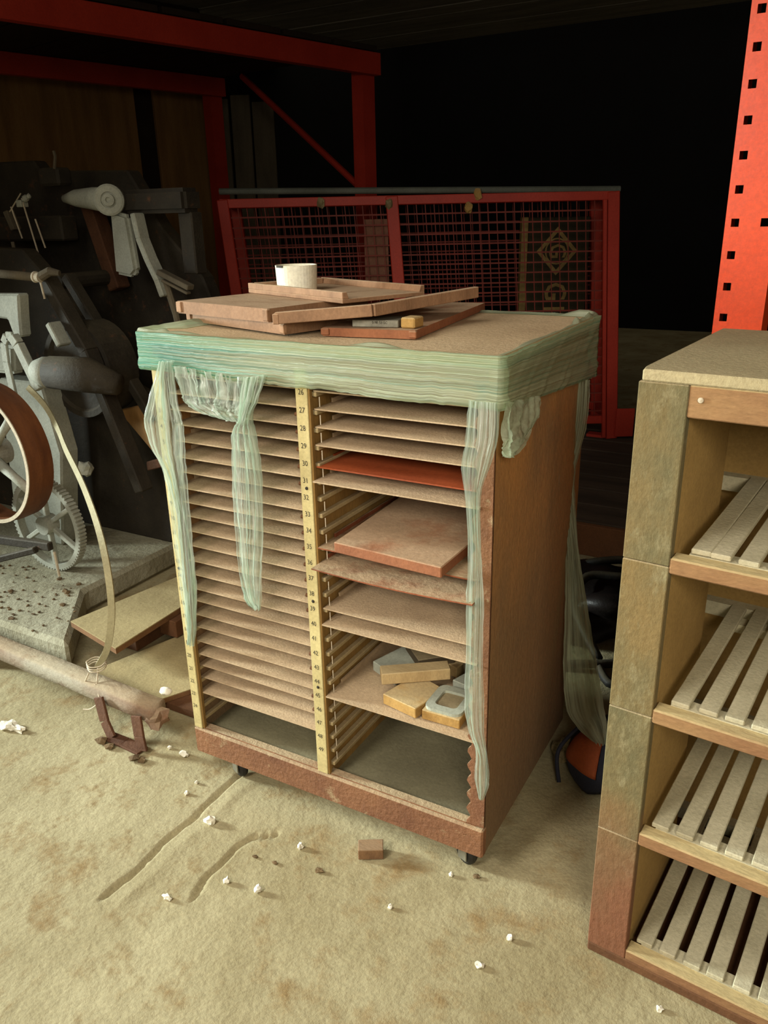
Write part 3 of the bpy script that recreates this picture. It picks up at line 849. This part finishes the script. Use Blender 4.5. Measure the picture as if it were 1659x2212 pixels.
# ================================================================== PLATFORM AND MESH CAGE
U = V((0.873, 0.488, 0)).normalized(); Nn = V((-U.y, U.x, 0))
pf_ = thing('plank_platform', (-0.6, 2.0, 0), 'low dark plank platform on the floor under the red mesh cage', 'platform')
for i in range(9):
    yy = -0.52 + i * 0.17
    box(-1.2 if yy < .4 else -0.55, 1.25, yy, yy + 0.155, 0.085 + random.uniform(-.004, .004), 0.112).build('plank', m_deck, pf_, 0.003)
for xx in (-1.1, -0.5, 0.2, 1.0):
    box(xx, xx + 0.09, -0.48, 0.3 if xx < -.6 else 0.96, 0, 0.080).build('bearer', m_deck, pf_)
box(-1.2, 1.25, -0.545, -0.522, 0.0, 0.108).build('front_board', m_card, pf_, 0.002)

P0 = V((-0.13, 2.55, 0))
cg = thing('mesh_cage', tuple(P0 + V((0, 0, .113))), 'red wire mesh cage with a grey pipe along its top edge', 'cage')
def cpt(lx, z, d=0.0):
    return U * (lx + 0.07 * (1.17 - z)) + Nn * d + V((0, 0, z - 0.113))
def cpart(mb, name, m, bev=0.0): return mb.build(name, m, cg, bev)
DP = 0.28
for lx in (-0.068, -0.970, -1.66):
    for d in (0, DP):
        cpart(MB().bar(cpt(lx, 0.113, d), cpt(lx, 1.15, d), 0.05 if lx > -1 else 0.046, 0.04, Nn), 'post', m_red, 0.003)
for d in (0, DP):
    for z in (1.135, 0.20):
        cpart(MB().bar(cpt(-1.66, z, d), cpt(-0.068, z, d), 0.03, 0.035), 'rail', m_red, 0.002)
for lx in (-0.068, -1.66):
    for z in (1.135, 0.20): cpart(MB().bar(cpt(lx, z, 0), cpt(lx, z, DP), 0.03, 0.035), 'rail', m_red)
cpart(MB().bar(cpt(-0.105, 0.12, -.02), cpt(-0.105, 1.12, -.02), 0.016, 0.02, Nn), 'latch_bar', m_red, 0.002)
cpart(MB().box(-0.10, 0.005, -0.02, 0.03, 0, 0.012), 'foot_plate', m_red)
cpart(MB().box(-0.085, -0.005, -0.004, 0.004, 0.012, 0.14, M((U, Nn, V((0, 0, 1)))).transposed().to_4x4() @ M.Translation((0.10, -0.03, 0))), 'foot_gusset', m_red, 0.002)
cpart(MB().tube([cpt(-1.668, 1.182, -.005), cpt(-0.040, 1.158, -.005)], 0.0125, 12), 'top_pipe', m_greyrail)
def mesh_panel(a0, a1, d, st=0.0365, dd=None):
    m_ = MB()
    n = int((a1 - a0) / st)
    for i in range(1, n + 1):
        m_.bar(cpt(a0 + i * st, 0.21, d), cpt(a0 + i * st, 1.125, d), 0.0035, 0.0035, Nn)
    zz = 0.24
    while zz < 1.11:
        m_.bar(cpt(a0, zz, d - 0.004), cpt(a1, zz, d - 0.004), 0.004, 0.006)
        zz += 0.040
    tag(cpart(m_, 'wire_mesh', m_redwire), kind='stuff')
mesh_panel(-0.945, -0.09, 0); mesh_panel(-1.64, -0.995, 0); mesh_panel(-0.945, -0.09, DP); mesh_panel(-1.64, -0.995, DP, 0.03)
for lx, z in ((-0.62, 1.15), (-0.66, 1.10), (-1.26, 1.13), (-0.985, 1.12)):
    cpart(MB().lump(cpt(lx, z, -.018), 0.018, lx * 9, 2, 0.4, (1, .6, 1.2)), 'tape_wrap', m_yelwood if lx > -.9 else m_foil)
cpart(MB().box(-0.05, 0.05, -0.004, 0.004, -0.16, 0.16, M((U, Nn, V((0, 0, 1)))).transposed().to_4x4() @ M.Translation((-1.035, 0.02, 0.79))), 'label_plate', m_label)

# dark carton with gold lettering inside the cage
TS = M((U, Nn, V((0, 0, 1)))).transposed().to_4x4(); TS.translation = P0 + Nn * 0.18
sg = thing('carton', tuple(P0 + Nn * .18 + U * -.25 + V((0, 0, .113))), 'dark flat carton with gold diamond emblem standing inside the mesh cage', 'carton')
def spart(mb, name, m, **k):
    o = mb.build(name, m, sg, **k); o.location = -sg.location; return o
spart(box(-0.372, -0.105, 0.0, 0.05, 0.113, 1.055, TS), 'carton_body', m_sack, bevel=0.003)
spart(box(-0.403, -0.374, -0.004, 0.05, 0.113, 1.057, TS), 'gold_edge', m_gold, bevel=0.002)
dm = MB()
def ring(poly_o, poly_i):
    b = len(dm.v); n = len(poly_o)
    dm.v += [TS @ V((x, -0.002, z)) for x, z in poly_o] + [TS @ V((x, -0.002, z)) for x, z in poly_i]
    for k in range(n): dm.f.append((b + k, b + (k + 1) % n, b + n + (k + 1) % n, b + n + k))
dc = (-0.245, 0.914)
ring([(dc[0], dc[1] + .102), (dc[0] + .09, dc[1]), (dc[0], dc[1] - .102), (dc[0] - .09, dc[1])], [(dc[0], dc[1] + .078), (dc[0] + .07, dc[1]), (dc[0], dc[1] - .078), (dc[0] - .07, dc[1])])
ring([(dc[0] + .052 * math.cos(a), dc[1] + .056 * math.sin(a)) for a in [k * PI / 12 for k in range(24)]], [(dc[0] + .046 * math.cos(a), dc[1] + .050 * math.sin(a)) for a in [k * PI / 12 for k in range(24)]])
spart(dm, 'diamond_emblem', m_gold, fix=False)
for q in (('G', dc[0], dc[1], 0.105, -PI / 2), ('G', -0.247, 0.742, 0.135, -PI / 2), ('I', -0.252, 0.668, 0.135, -PI / 2), ('G', -0.257, 0.588, 0.135, -PI / 2)):
    spart(text_mesh([q], TS @ M.Translation((0, -0.002, 0))), 'gold_letter', m_gold, fix=False)

# weathered boards standing far behind the cage
bx = None
for i, (a, h) in enumerate(((0.0, 0.0), (0.145, 0.02), (0.285, -0.02))):
    p = V((-2.87 + a * 0.86, 3.29 + a * 0.5, 0))
    o = bar(p, p + V((-0.06, 0.10, 1.78 + h)), 0.135 if i != 1 else 0.12, 0.025, (-0.5, 0.87, 0)).build('standing_board', m_board, bevel=0.003)
    tag(o, ('leftmost', 'middle', 'rightmost')[i] + ' of three tall weathered boards standing behind the mesh cage', 'board', 'boards behind the cage')
# ================================================================== PRINTING PRESS (left)
pp = thing('printing_press', (-1.6, 0.6, 0), 'old dusty iron printing press with a rusty pulley wheel and toothed gear on the left', 'press')
def P(mb, name, m, bev=0.0, parent=None, **k):
    o = mb.build(name, m, parent or pp, bevel=bev, **k)
    if parent is None: o.location = -pp.location
    return o
# foot slab
rows = []
foot = [(-2.3, .14), (-.885, .155), (-1.10, .40), (-1.1, .95), (-2.3, .95)]
P(MB().prism([(x, y, 0.0) for x, y in foot], (0, 0, 0.075)), 'foot_slab', m_dirtbase, 0.012)
lm = MB()
for i in range(110):
    x = random.uniform(-1.5, -0.93); y = random.uniform(0.16, 0.44)
    if x > -1.1 - (y - .40) * 0.88: continue
    lm.lump((x, y, 0.077), random.choice((0.003, 0.004, 0.005, 0.005, 0.009)), i, 1, 0.7, (1, 1, 0.5))
tag(P(lm, 'dirt_crumbs', m_dirt), kind='stuff')
# leg column and frames
P(MB().prism([(-1.66, .60, .075), (-1.43, .60, .075), (-1.36, .60, .40), (-1.40, .60, .62), (-1.60, .60, .62)], (0, 0.07, 0)), 'leg_column', m_grey, 0.006)
P(MB().prism([(-2.2, .78, .075), (-1.12, .78, .075), (-1.02, .78, .30), (-1.12, .78, .55), (-1.30, .78, .62), (-1.40, .78, .80), (-1.62, .78, 1.0), (-2.2, .78, 1.02)], (0, 0.06, 0)), 'side_frame', m_iron, 0.006)
P(MB().prism([(-2.2, 1.08, .075), (-1.02, 1.08, .075), (-0.95, 1.08, .30), (-1.02, 1.08, .60), (-1.14, 1.08, .90), (-1.30, 1.08, 1.06), (-1.42, 1.08, 1.235), (-1.84, 1.08, 1.25), (-1.87, 1.08, 1.285), (-2.2, 1.08, 1.29)], (0, 0.06, 0)), 'side_frame', m_iron, 0.006)
for x, z, r in ((-1.25, 0.20, 0.03), (-1.6, 0.3, 0.035), (-1.5, 0.9, 0.025), (-1.85, 0.8, 0.03), (-1.2, 0.5, 0.02)):
    P(MB().tube([(x, 0.80, z), (x, 1.12, z)], r, 12), 'cross_shaft', m_iron)
# drum with curved underside
P(MB().lathe((-1.30, 0.66, 0.655), (0, 1, 0), [(0, 0), (0.04, 0), (0.045, 0.006), (0.12, 0.008), (0.128, 0.0), (0.145, 0.0), (0.145, 0.11), (0, 0.11)], 40), 'ink_drum', m_iron, smooth=False)
# feed plank
P(MB().prism([(-1.24, .74, .52), (-0.90, .74, .61), (-0.90, .74, .45), (-1.08, .74, .37)], (0, .02, 0)), 'feed_board', m_ply, 0.004)
P(MB().prism([(-1.14, .735, .365), (-0.90, .735, .44), (-0.90, .735, .41), (-1.14, .735, .335)], (0, .03, 0)), 'feed_board_edge', m_strap, 0.003)
P(MB().bar((-1.56, 1.03, 1.16), (-1.47, 1.03, .86), .05, .06, (0, 1, 0)), 'rusty_strut', m_strap, 0.004)
P(MB().prism([(-1.30, .86, .30), (-0.93, .86, .42), (-0.93, 1.05, .42), (-1.30, 1.05, .30)], (0, 0, -0.03)), 'delivery_board', m_ply, 0.004)
# diagonal struts
P(MB().bar((-1.345, .64, .930), (-1.21, .64, .72), 0.035, 0.05, (0, 1, 0)).bar((-1.215, .64, .725), (-1.06, .64, .31), 0.035, 0.05, (0, 1, 0)), 'diagonal_strut', m_iron, 0.004)
P(MB().bar((-1.385, .75, .925), (-1.09, .75, .50), 0.03, 0.04, (0, 1, 0)), 'diagonal_strut', m_iron, 0.004)
P(MB().bar((-1.30, .60, .805), (-1.265, .60, .742), 0.02, 0.045, (0, 1, 0)), 'pale_link', m_grey, 0.003)
# upper arm, boss, columns
P(MB().tube([(-1.56, .93, 1.150), (-1.50, .925, 1.150), (-1.40, .91, 1.146), (-1.325, .90, 1.139)], [0.012, 0.026, 0.034, 0.038], 18), 'rocker_arm', m_grey, smooth=True)
P(MB().lathe((-1.318, .895, 1.140), (0.55, -0.83, 0.0), [(0.0, 0.0), (0.046, 0.0), (0.046, 0.014), (0.040, 0.018), (0.024, 0.018), (0.024, 0.012), (0.018, 0.012), (0.018, 0.022), (0.008, 0.024), (0.008, 0.018), (0.0, 0.018)], 28), 'rocker_boss', m_grey)
P(box(-1.30, -1.04, .92, 1.0, 1.098, 1.168), 'crosshead', m_iron, 0.012, seg=2)
P(MB().prism([(-1.336, .90, 1.105), (-1.305, .90, 1.105), (-1.262, .90, 1.095), (-1.25, .90, .93), (-1.275, .90, .91), (-1.347, .90, .92)], (0, 0.03, 0)), 'pale_column', m_grey, 0.010, seg=2)
cr = [(-1.232, 1.10), (-1.222, 1.03), (-1.198, .97), (-1.165, .905), (-1.150, .86)]
m_ = MB()
for i in range(4): m_.bar((cr[i][0], .915, cr[i][1]), (cr[i + 1][0] + .002, .915, cr[i + 1][1] - .004), 0.02, 0.044, (0, 1, 0))
P(m_, 'curved_lever', m_grey, 0.003)
P(MB().tube([(-1.150, .92, .90), (-1.12, .92, .80), (-1.105, .92, .70)], 0.011, 8), 'lever_rod', m_board)
P(box(-1.10, -1.045, .95, 1.0, .92, 1.10), 'guide_block', m_iron, 0.004)
P(MB().bar((-1.15, .90, .93), (-1.03, .90, .885), 0.03, 0.016), 'side_link', m_board, 0.002)
P(MB().bar((-1.14, .90, .905), (-1.04, .90, .868), 0.02, 0.008), 'side_link', m_board, 0.002)
# roller with collar and hanging pin
ro = P(MB().tube([(-1.62, .58, .948), (-1.34, .60, .932)], 0.0125, 14), 'form_roller', m_board, smooth=True)
P(MB().lathe((-1.342, .598, .933), (1, .06, -.05), [(0, 0), (0.016, 0), (0.016, 0.005), (0.014, .006), (0.014, .022), (0, .022)], 18), 'roller_collar', m_edge)
P(MB().tube([(-1.324, .60, .920), (-1.318, .60, .872)], 0.0032, 8), 'hanging_pin', m_edge)
P(MB().tube([(-1.318, .60, .934), (-1.29, .61, .948), (-1.262, .62, .943)], [0.014, 0.013, 0.008], 10), 'roller_end', m_board)
# neck casting and strap on the far left
P(MB().prism([(-1.56, .55, .885), (-1.365, .55, .889), (-1.377, .55, .826), (-1.385, .55, .765), (-1.42, .55, .765), (-1.435, .55, .815), (-1.56, .55, .82)], (0, 0.04, 0)), 'neck_casting', m_grey, 0.006)
sp = [(-1.395, .60), (-1.403, .70), (-1.398, .755), (-1.380, .776), (-1.352, .776), (-1.335, .755), (-1.275, .63)]
m_ = MB()
for i in range(6): m_.bar((sp[i][0], .50, sp[i][1]), (sp[i + 1][0], .50, sp[i + 1][1]), 0.026 if i < 4 else 0.03, 0.009 if i < 4 else 0.022, (0, 1, 0))
P(m_, 'bent_strap', m_grey, 0.002)
P(MB().prism([(-1.62, .56, .735), (-1.445, .56, .735), (-1.465, .56, .648), (-1.62, .56, .645)], (0, 0.05, 0)), 'pale_casting', m_grey, 0.01, seg=2)
P(MB().lathe((-1.285, .50, .682), (1, .25, -.05), [(0.0, -0.012), (0.016, -0.010), (0.032, 0.004), (0.043, 0.03), (0.045, 0.05), (0.040, 0.055)], 24), 'rounded_nose', m_grey, smooth=True)
P(MB().tube([(-1.236, .512, .68), (-1.12, .545, .675), (-1.03, .57, .65)], [0.046, 0.05, 0.03], 18), 'nose_barrel', m_iron, smooth=True)
# small ink fittings at the upper left
P(box(-1.66, -1.565, .92, .98, 1.19, 1.245), 'ink_bracket', m_iron, 0.008)
P(MB().tube([(-1.575, .92, 1.24), (-1.563, .92, 1.275), (-1.566, .92, 1.292)], 0.005, 6), 'thumb_lever', m_board)
for a, b in (((-1.765, .88, 1.13), (-1.735, .88, 1.03)), ((-1.705, .88, 1.155), (-1.668, .88, 0.985)), ((-1.655, .88, 1.09), (-1.628, .88, 1.0))):
    P(MB().tube([a, b], 0.0028, 6), 'tension_rod', m_edge)
P(MB().tube([(-1.775, .88, 1.115), (-1.705, .88, 1.17)], 0.0022, 6), 'tension_rod', m_edge)
P(box(-1.725, -1.70, .87, .90, 1.128, 1.15).lump((-1.685, .88, 1.155), .014, 3, 1, .4).lump((-1.668, .88, 1.160), .010, 5, 1, .4), 'clamp_nut', m_grey, 0.002)
P(MB().prism([(-1.80, .87, 1.115), (-1.778, .87, 1.12), (-1.755, .87, 1.06), (-1.775, .87, 1.055)], (0, .03, 0)), 'ink_key', m_board, 0.002)
P(MB().tube([(-1.775, .87, 1.02), (-1.770, .87, .975), (-1.755, .87, .955)], 0.006, 8), 'ink_key', m_board)
P(box(-2.05, -1.62, .95, 1.02, 1.02, 1.10), 'ink_trough', m_iron, 0.006)
# pulley
pl = P(MB().lathe((-1.383, .35, .455), (0, 1, 0), [(0.193, 0.0), (0.200, 0.0), (0.204, 0.04), (0.203, 0.08), (0.196, 0.08), (0.196, 0.04)], 64, closed=True), 'pulley_rim', m_pulley, smooth=False)
P(MB().lathe((-1.383, .348, .455), (0, 1, 0), [(0.190, 0.0), (0.2005, 0.0), (0.2005, 0.003), (0.190, 0.003)], 64, closed=True), 'rim_edge', m_edge)
P(MB().lathe((-1.383, .35, .455), (0, 1, 0), [(0, -.01), (0.035, -.01), (0.038, 0.0), (0.038, 0.08), (0, 0.08)], 20), 'pulley_hub', m_grey)
for k in range(5):
    a = 2 * PI * k / 5 + 0.74
    d = V((math.cos(a), 0, math.sin(a)))
    c = V((-1.383, .375, .455))
    P(MB().tube([c + d * 0.033, c + d * 0.11, c + d * 0.192], [0.016, 0.012, 0.014], 10), 'spoke', m_grey, smooth=True)
# gear
gc = V((-1.30, .455, .222)); gro = 0.143
gm = MB()
NT = 76
po = []
for k in range(NT * 2):
    a = 2 * PI * (k // 2 + (0.0 if k % 2 == 0 else 0.5)) / NT
    for rr_ in ((gro, gro + .005) if k % 2 == 0 else (gro + .005, gro)): po.append((gc.x + rr_ * math.cos(a), gc.z + rr_ * math.sin(a)))
n = len(po)
pi_ = [(gc.x + (gro - 0.014) * math.cos(math.atan2(z - gc.z, x - gc.x)), gc.z + (gro - .014) * math.sin(math.atan2(z - gc.z, x - gc.x))) for x, z in po]
for ring_, y in ((po, gc.y), (po, gc.y + .026), (pi_, gc.y + .026), (pi_, gc.y)):
    gm.v += [V((x, y, z)) for x, z in ring_]
for a in range(4):
    for k in range(n):
        gm.f.append((a * n + k, a * n + (k + 1) % n, ((a + 1) % 4) * n + (k + 1) % n, ((a + 1) % 4) * n + k))
P(gm, 'gear_rim', m_grey)
P(MB().lathe(gc, (0, 1, 0), [(0, -.012), (0.028, -.012), (0.03, 0), (0.03, 0.03), (0, 0.03)], 18), 'gear_hub', m_grey)
for k in range(6):
    a = 2 * PI * k / 6 + 0.55
    d = V((math.cos(a), 0, math.sin(a)))
    P(MB().bar(gc + V((0, .013, 0)) + d * .026, gc + V((0, .013, 0)) + d * (gro - .01), 0.014, 0.016, (0, 1, 0)), 'gear_spoke', m_grey, 0.002)
P(MB().bar((-1.37, .30, .150), (-1.20, .34, .205), 0.02, 0.018), 'treadle_bar', m_iron, 0.003)
P(MB().bar((-1.50, .33, .20), (-1.16, .36, .215), 0.02, 0.025), 'treadle_bar', m_iron, 0.003)
P(MB().tube([(-1.150, .36, .200), (-1.146, .36, .125)], 0.004, 6), 'treadle_pin', m_edge)
P(MB().lump((-1.16, .52, .40), 0.022, 3, 2, .5), 'white_knot', m_grey)

# belt hanging from the press
bp_ = [(-1.274, .46, .639), (-1.199, .45, .582), (-1.075, .38, .514), (-.971, .32, .505), (-.846, .25, .475), (-.717, .17, .406), (-.649, .12, .323), (-.635, .10, .242), (-.648, .085, .163), (-.672, .070, .115)]
def cat(P_, n=6):
    out = []
    L_ = len(P_)
    for i in range(L_ - 1):
        p0, p1, p2, p3 = (V(P_[max(i - 1, 0)]), V(P_[i]), V(P_[i + 1]), V(P_[min(i + 2, L_ - 1)]))
        for k in range(n):
            t = k / n
            out.append(0.5 * ((2 * p1) + (p2 - p0) * t + (2 * p0 - 5 * p1 + 4 * p2 - p3) * t * t + (3 * p1 - p0 - 3 * p2 + p3) * t ** 3))
    out.append(V(P_[-1]))
    return out
cpts = cat([(-1.274, .46, .645), (-1.20, .45, .600), (-1.10, .40, .560), (-.99, .33, .530), (-.846, .25, .475), (-.717, .17, .406), (-.649, .12, .323), (-.635, .10, .242), (-.648, .085, .163), (-.672, .070, .115)])
bl = MB()
side = V((0.80, 0.60, 0)).normalized(); fr_ = V((-0.60, 0.80, 0))
for i, p in enumerate(cpts):
    d = (cpts[min(i + 1, len(cpts) - 1)] - cpts[max(i - 1, 0)]).normalized()
    nx = d.cross(fr_).normalized()
    wv = fr_ * 0.004
    bl.v += [p - nx * .0075 - wv, p + nx * .0075 - wv, p + nx * .0075 + wv, p - nx * .0075 + wv]
for i in range(len(cpts) - 1):
    for k in range(4): bl.f.append((i * 4 + k, i * 4 + (k + 1) % 4, i * 4 + 4 + (k + 1) % 4, i * 4 + 4 + k))
bl.f.append((0, 3, 2, 1)); e = (len(cpts) - 1) * 4; bl.f.append((e, e + 1, e + 2, e + 3))
bt = thing('drive_belt', (-.672, .07, .105), 'long flat pale belt curving down from the press to the skid rail', 'belt')
o = bl.build('belt_strap', m_belt, bt); o.location = -bt.location
def wire(pts, r=0.0016):
    o = MB().tube(cat(pts, 5), r, 6).build('tie_wire', m_edge, bt); o.location = -bt.location
wire([(-.655, .03, .125), (-.680, .028, .080), (-.672, .028, .061), (-.648, .03, .070), (-.640, .035, .10), (-.66, .06, .12)])
wire([(-.640, .03, .10), (-.615, .015, .075), (-.635, .005, .052), (-.655, .0, .047)])
for k in range(3): wire([(-.690, .055, .118 + k * .006), (-.668, .045, .116 + k * .006), (-.648, .06, .117 + k * .006), (-.66, .085, .118 + k * .006), (-.69, .08, .118 + k * .006), (-.692, .056, .118 + k * .006)], 0.0014)

# skid rail with its stirrup
sk = thing('skid_rail', (-1.0, .06, 0), 'long worn skid rail with peeling paint on a rusty bent stirrup', 'rail')
def K(mb, name, m, bev=0.0, **k):
    o = mb.build(name, m, sk, bevel=bev, **k); o.location = -sk.location; return o
rp = []
for i in range(24):
    t = i / 23
    rp.append((-2.2 + t * 1.74, .112 - t * .075 + .003 * noise.noise(V((t * 9, 0, 0))), .080))
m_ = MB()
for i, p in enumerate(rp):
    for k in range(12):
        a = 2 * PI * k / 12
        j = 1 + .12 * noise.noise(V((i * .9, k * .8, 2)))
        ca, sa = math.cos(a), math.sin(a)
        m_.v.append(V((p[0], p[1] + 0.025 * math.copysign(abs(ca) ** .45, ca) * j, p[2] + 0.021 * math.copysign(abs(sa) ** .4, sa) * j)))
for i in range(23):
    for k in range(12): m_.f.append((i * 12 + k, i * 12 + (k + 1) % 12, i * 12 + 12 + (k + 1) % 12, i * 12 + 12 + k))
m_.f.append(tuple(range(12))); m_.f.append(tuple(23 * 12 + k for k in range(12)))
K(m_, 'rail_bar', m_skid, smooth=True)
K(MB().lump((-.462, .035, .066), .030, 4, 2, .7, (.8, 1, .8)), 'splintered_end', m_skid)
for pts in ([(-.612, .012, .085), (-.592, .002, .035), (-.566, -.006, .004)], [(-.490, .004, .080), (-.480, -.004, .035), (-.472, -.008, .004)], [(-.572, -.006, .005), (-.53, -.004, .003), (-.472, -.008, .003)]):
    m_ = MB()
    for i in range(2): m_.bar(pts[i], pts[i + 1], 0.030, 0.006, (0, 1, 0) if pts[0][2] > .02 else (0, 0, 1))
    K(m_, 'stirrup_strap', m_strap, 0.001)
ub = MB()
for x in (-2.1, -1.6, -1.15):
    ub.box(x, x + .05, .06, .11, 0, .060)
K(ub, 'rail_packing', m_plinth)
for i, (x, y, r) in enumerate(((-.575, -.026, .012), (-.548, -.030, .009), (-.468, -.036, .011), (-.452, -.030, .008))):
    tag(MB().lump((x, y, r * .5), r, i, 1, .7, (1.3, 1, .7)).build('dirt_clod', m_dirt), ('first', 'second', 'third', 'last')[i] + ' dark dirt clod from the left at the foot of the rusty stirrup', 'dirt', 'dirt clods by the stirrup')

# plywood sheets lying beside the press
def sheet(pts, z, h, m, label):
    t = thing('plywood_sheet', (sum(p[0] for p in pts) / 4, sum(p[1] for p in pts) / 4, z), label, 'plywood')
    o = MB().prism([(x, y, z + h * .85) for x, y in pts], (0, 0, h * .15)).build('face_veneer', m, t); o.location = -t.location
    o = MB().prism([(x, y, z) for x, y in pts], (0, 0, h * .85)).build('core', m_plyedge, t); o.location = -t.location
    return t
sheet([(-.936, .215), (-.722, .168), (-.733, .427), (-.867, .60)], .083, .017, m_floorply, 'upper dusty plywood sheet with a brown edge lying beside the press')
sheet([(-.80, .10), (-.555, .110), (-.405, .40), (-.64, .64)], .018, .014, m_floorply, 'lower dusty plywood sheet on the floor behind the skid rail')
tag(box(-.70, -.40, .42, .50, .034, .052).build('batten_strip', m_plyedge, bevel=.002), 'narrow brown batten lying on the lower plywood sheet', 'batten')
for i, (x, y) in enumerate(((-.86, .30), (-.77, .36))):
    tag(box(x, x + .06, y, y + .12, .0335 if i else 0, .082).build('packing_block', m_plinth, bevel=.002), ('rear' if i else 'front') + ' wooden packing block under the upper plywood sheet', 'block')
tag(box(-.66, -.46, .14, .19, 0, .017).build('floor_batten', m_plinth), 'thin batten propping the lower plywood sheet near the stirrup', 'batten')

# ================================================================== FLOOR ITEMS
tag(MB().box(-.0225, .0225, -.014, .014, 0, .021, M.Translation((.112, -.030, 0)) @ M.Rotation(.52, 4, 'Z')).build('wood_offcut', m_block, bevel=.001), 'small brown wood offcut on the concrete in front of the cabinet', 'wood block')
crumbs = [((-.811, -.085), .017, 'flat white chip at the far left edge of the floor', (1.3, .9, .5)), ((-.786, -.081), .014, 'long pointed white chip beside the flat white chip at the left', (1.6, .7, .5)),
    ((-.198, -.105), .0085, 'largest crumbly white scrap in the floor groove', (1.3, 1, 1)), ((-.010, -.077), .0055, 'white pebble left of the wood offcut', (1, 1, 1.2)),
    ((-.077, -.204), .0055, 'white pebble at the end of the floor crack', (1, 1, 1.1)), ((-.017, -.194), .006, 'white pebble right of the floor crack', (1, 1, 1.1)),
    ((-.144, -.279), .006, 'white scrap in front of the floor crack, nearest the left foreground', (1.5, .8, .8)), ((.397, -.082), .005, 'white pebble on the bare floor midway to the slatted rack', (1, 1.2, .9)),
    ((.373, -.150), .0055, 'white pebble in the right foreground of the floor', (1.4, 1, .7)), ((-.384, .026), .0075, 'pale double crumb in the shade left of the cabinet', (1.6, 1, .8)),
    ((-.296, -.064), .004, 'tiny white crumb beside the floor groove below the left caster', (1, 1, 1)), ((.260, -.007), .004, 'tiny white crumb in front of the right caster', (1, 1, 1)),
    ((.200, -.118), .004, 'tiny pale crumb below the right caster on open floor', (1, 1, 1)), ((.629, -.093), .005, 'pale crumb beside the base of the slatted rack', (1, 1, .6)),
    ((-.43, .03), .004, 'tiny crumb by the splintered end of the skid rail', (1, 1, 1)), ((-.30, -.03), .0035, 'tiny pale speck next to the left front corner of the cabinet', (1, 1, 1))]
for i, ((x, y), r, lb, sq) in enumerate(crumbs):
    tag(MB().lump((x, y, r * sq[2] * .75 - .001), r, i * 3 + 1, 2, .75, sq).build('white_crumb', m_crumb), lb, 'crumb')
tag(MB().lump((-.467, .075, .108), .011, 5, 2, .3, (1.5, 1, .7)).build('white_pebble', m_crumb, smooth=True), 'smooth white pebble lying on the end of the skid rail', 'pebble')
for i, (x, y, r, lb) in enumerate(((.052, -.108, .006, 'dark dirt crumb left of the wood offcut shadow'), (-.03, -.13, .005, 'dark dirt crumb right of the floor crack'), (.30, .01, .005, 'dark crumb beside the right front caster'), (-.07, -.135, .004, 'tiny dark crumb beside the head of the floor crack'))):
    tag(MB().lump((x, y, r * .3), r, i + 40, 1, .6, (1.4, 1, .5)).build('dirt_crumb', m_dirt), lb, 'crumb')
# bag on the floor
bg = thing('shoulder_bag', (.425, .385, 0), 'navy and orange bag on the floor between the cabinet and the slatted rack', 'bag')
m_ = MB()
def shell(cx_, cy_, rx, ry, rz, z0, a0, a1, e0, e1, na, ne, seed, off=0):
    rows = []
    for i in range(ne + 1):
        e = e0 + (e1 - e0) * i / ne
        row = []
        for j in range(na + 1):
            a = a0 + (a1 - a0) * j / na
            k = 1 + .10 * noise.noise(V((math.cos(a) * 2, math.sin(a) * 2, e * 2 + seed))) + off
            row.append((cx_ + rx * k * math.cos(e) * math.cos(a), cy_ + ry * k * math.cos(e) * math.sin(a), max(0.001, z0 + rz * k * math.sin(e))))
        rows.append(row)
    mm = MB(); mm.grid(rows); return mm
o = shell(0, 0, .078, .092, .075, .045, 0, 2 * PI, -PI / 2, PI / 2, 32, 16, 1).build('bag_body', m_bag, bg, smooth=True)
o = shell(0, 0, .078, .092, .075, .045, 3.55, 4.75, .10, 1.25, 14, 10, 1, .02).build('orange_panel', m_bagor, bg, smooth=True, solid=.002)
m_ = MB().tube(cat([(-.05, -.02, .115), (-.085, -.05, .06), (-.07, -.085, .012)]), .004, 6)
m_.build('bag_cord', m_bag, bg)
tag(MB().lump((.346, .402, .018), .026, 9, 3, 1.1, (1, 1, .8)).build('crumpled_paper', m_foil, fix=True), 'crumpled tan paper ball on the floor beside the navy bag', 'paper')
# cables on the floor behind the cabinet
for i, (pts, r, lb) in enumerate((([(.08, 1.28, .012), (.17, 1.16, .11), (.28, 1.18, .13), (.30, 1.06, .135), (.20, 1.02, .13), (.20, .92, .08), (.30, .80, .012)], .012, 'dark tangled hose on the floor behind the cabinet, nearest the platform'), ([(.20, .72, .012), (.30, .76, .02), (.40, .82, .012), (.36, .70, .012), (.30, .78, .014)], .011, 'dark hose on the floor between the tangled hose and the navy bag'))):
    tag(MB().tube(cat(pts), r, 8).build('hose', m_rubber, smooth=True), lb, 'hose')

# dark junk heap added to darken the floor behind the hoses
m_ = MB().lump((.30, 1.05, .03), .20, 12, 4, .9, (1.25, .85, .45))
for v in m_.v:
    v.z = max(v.z, 0.001)
    v += V((noise.noise(v * 25), noise.noise(v * 25 + V((9, 0, 0))), max(0, noise.noise(v * 25 + V((0, 9, 0)))))) * .008
tag(m_.build('dark_junk_heap', m_darkheap, smooth=True), 'crumpled dark junk heap added to darken the floor under the tangled hoses', 'bag')
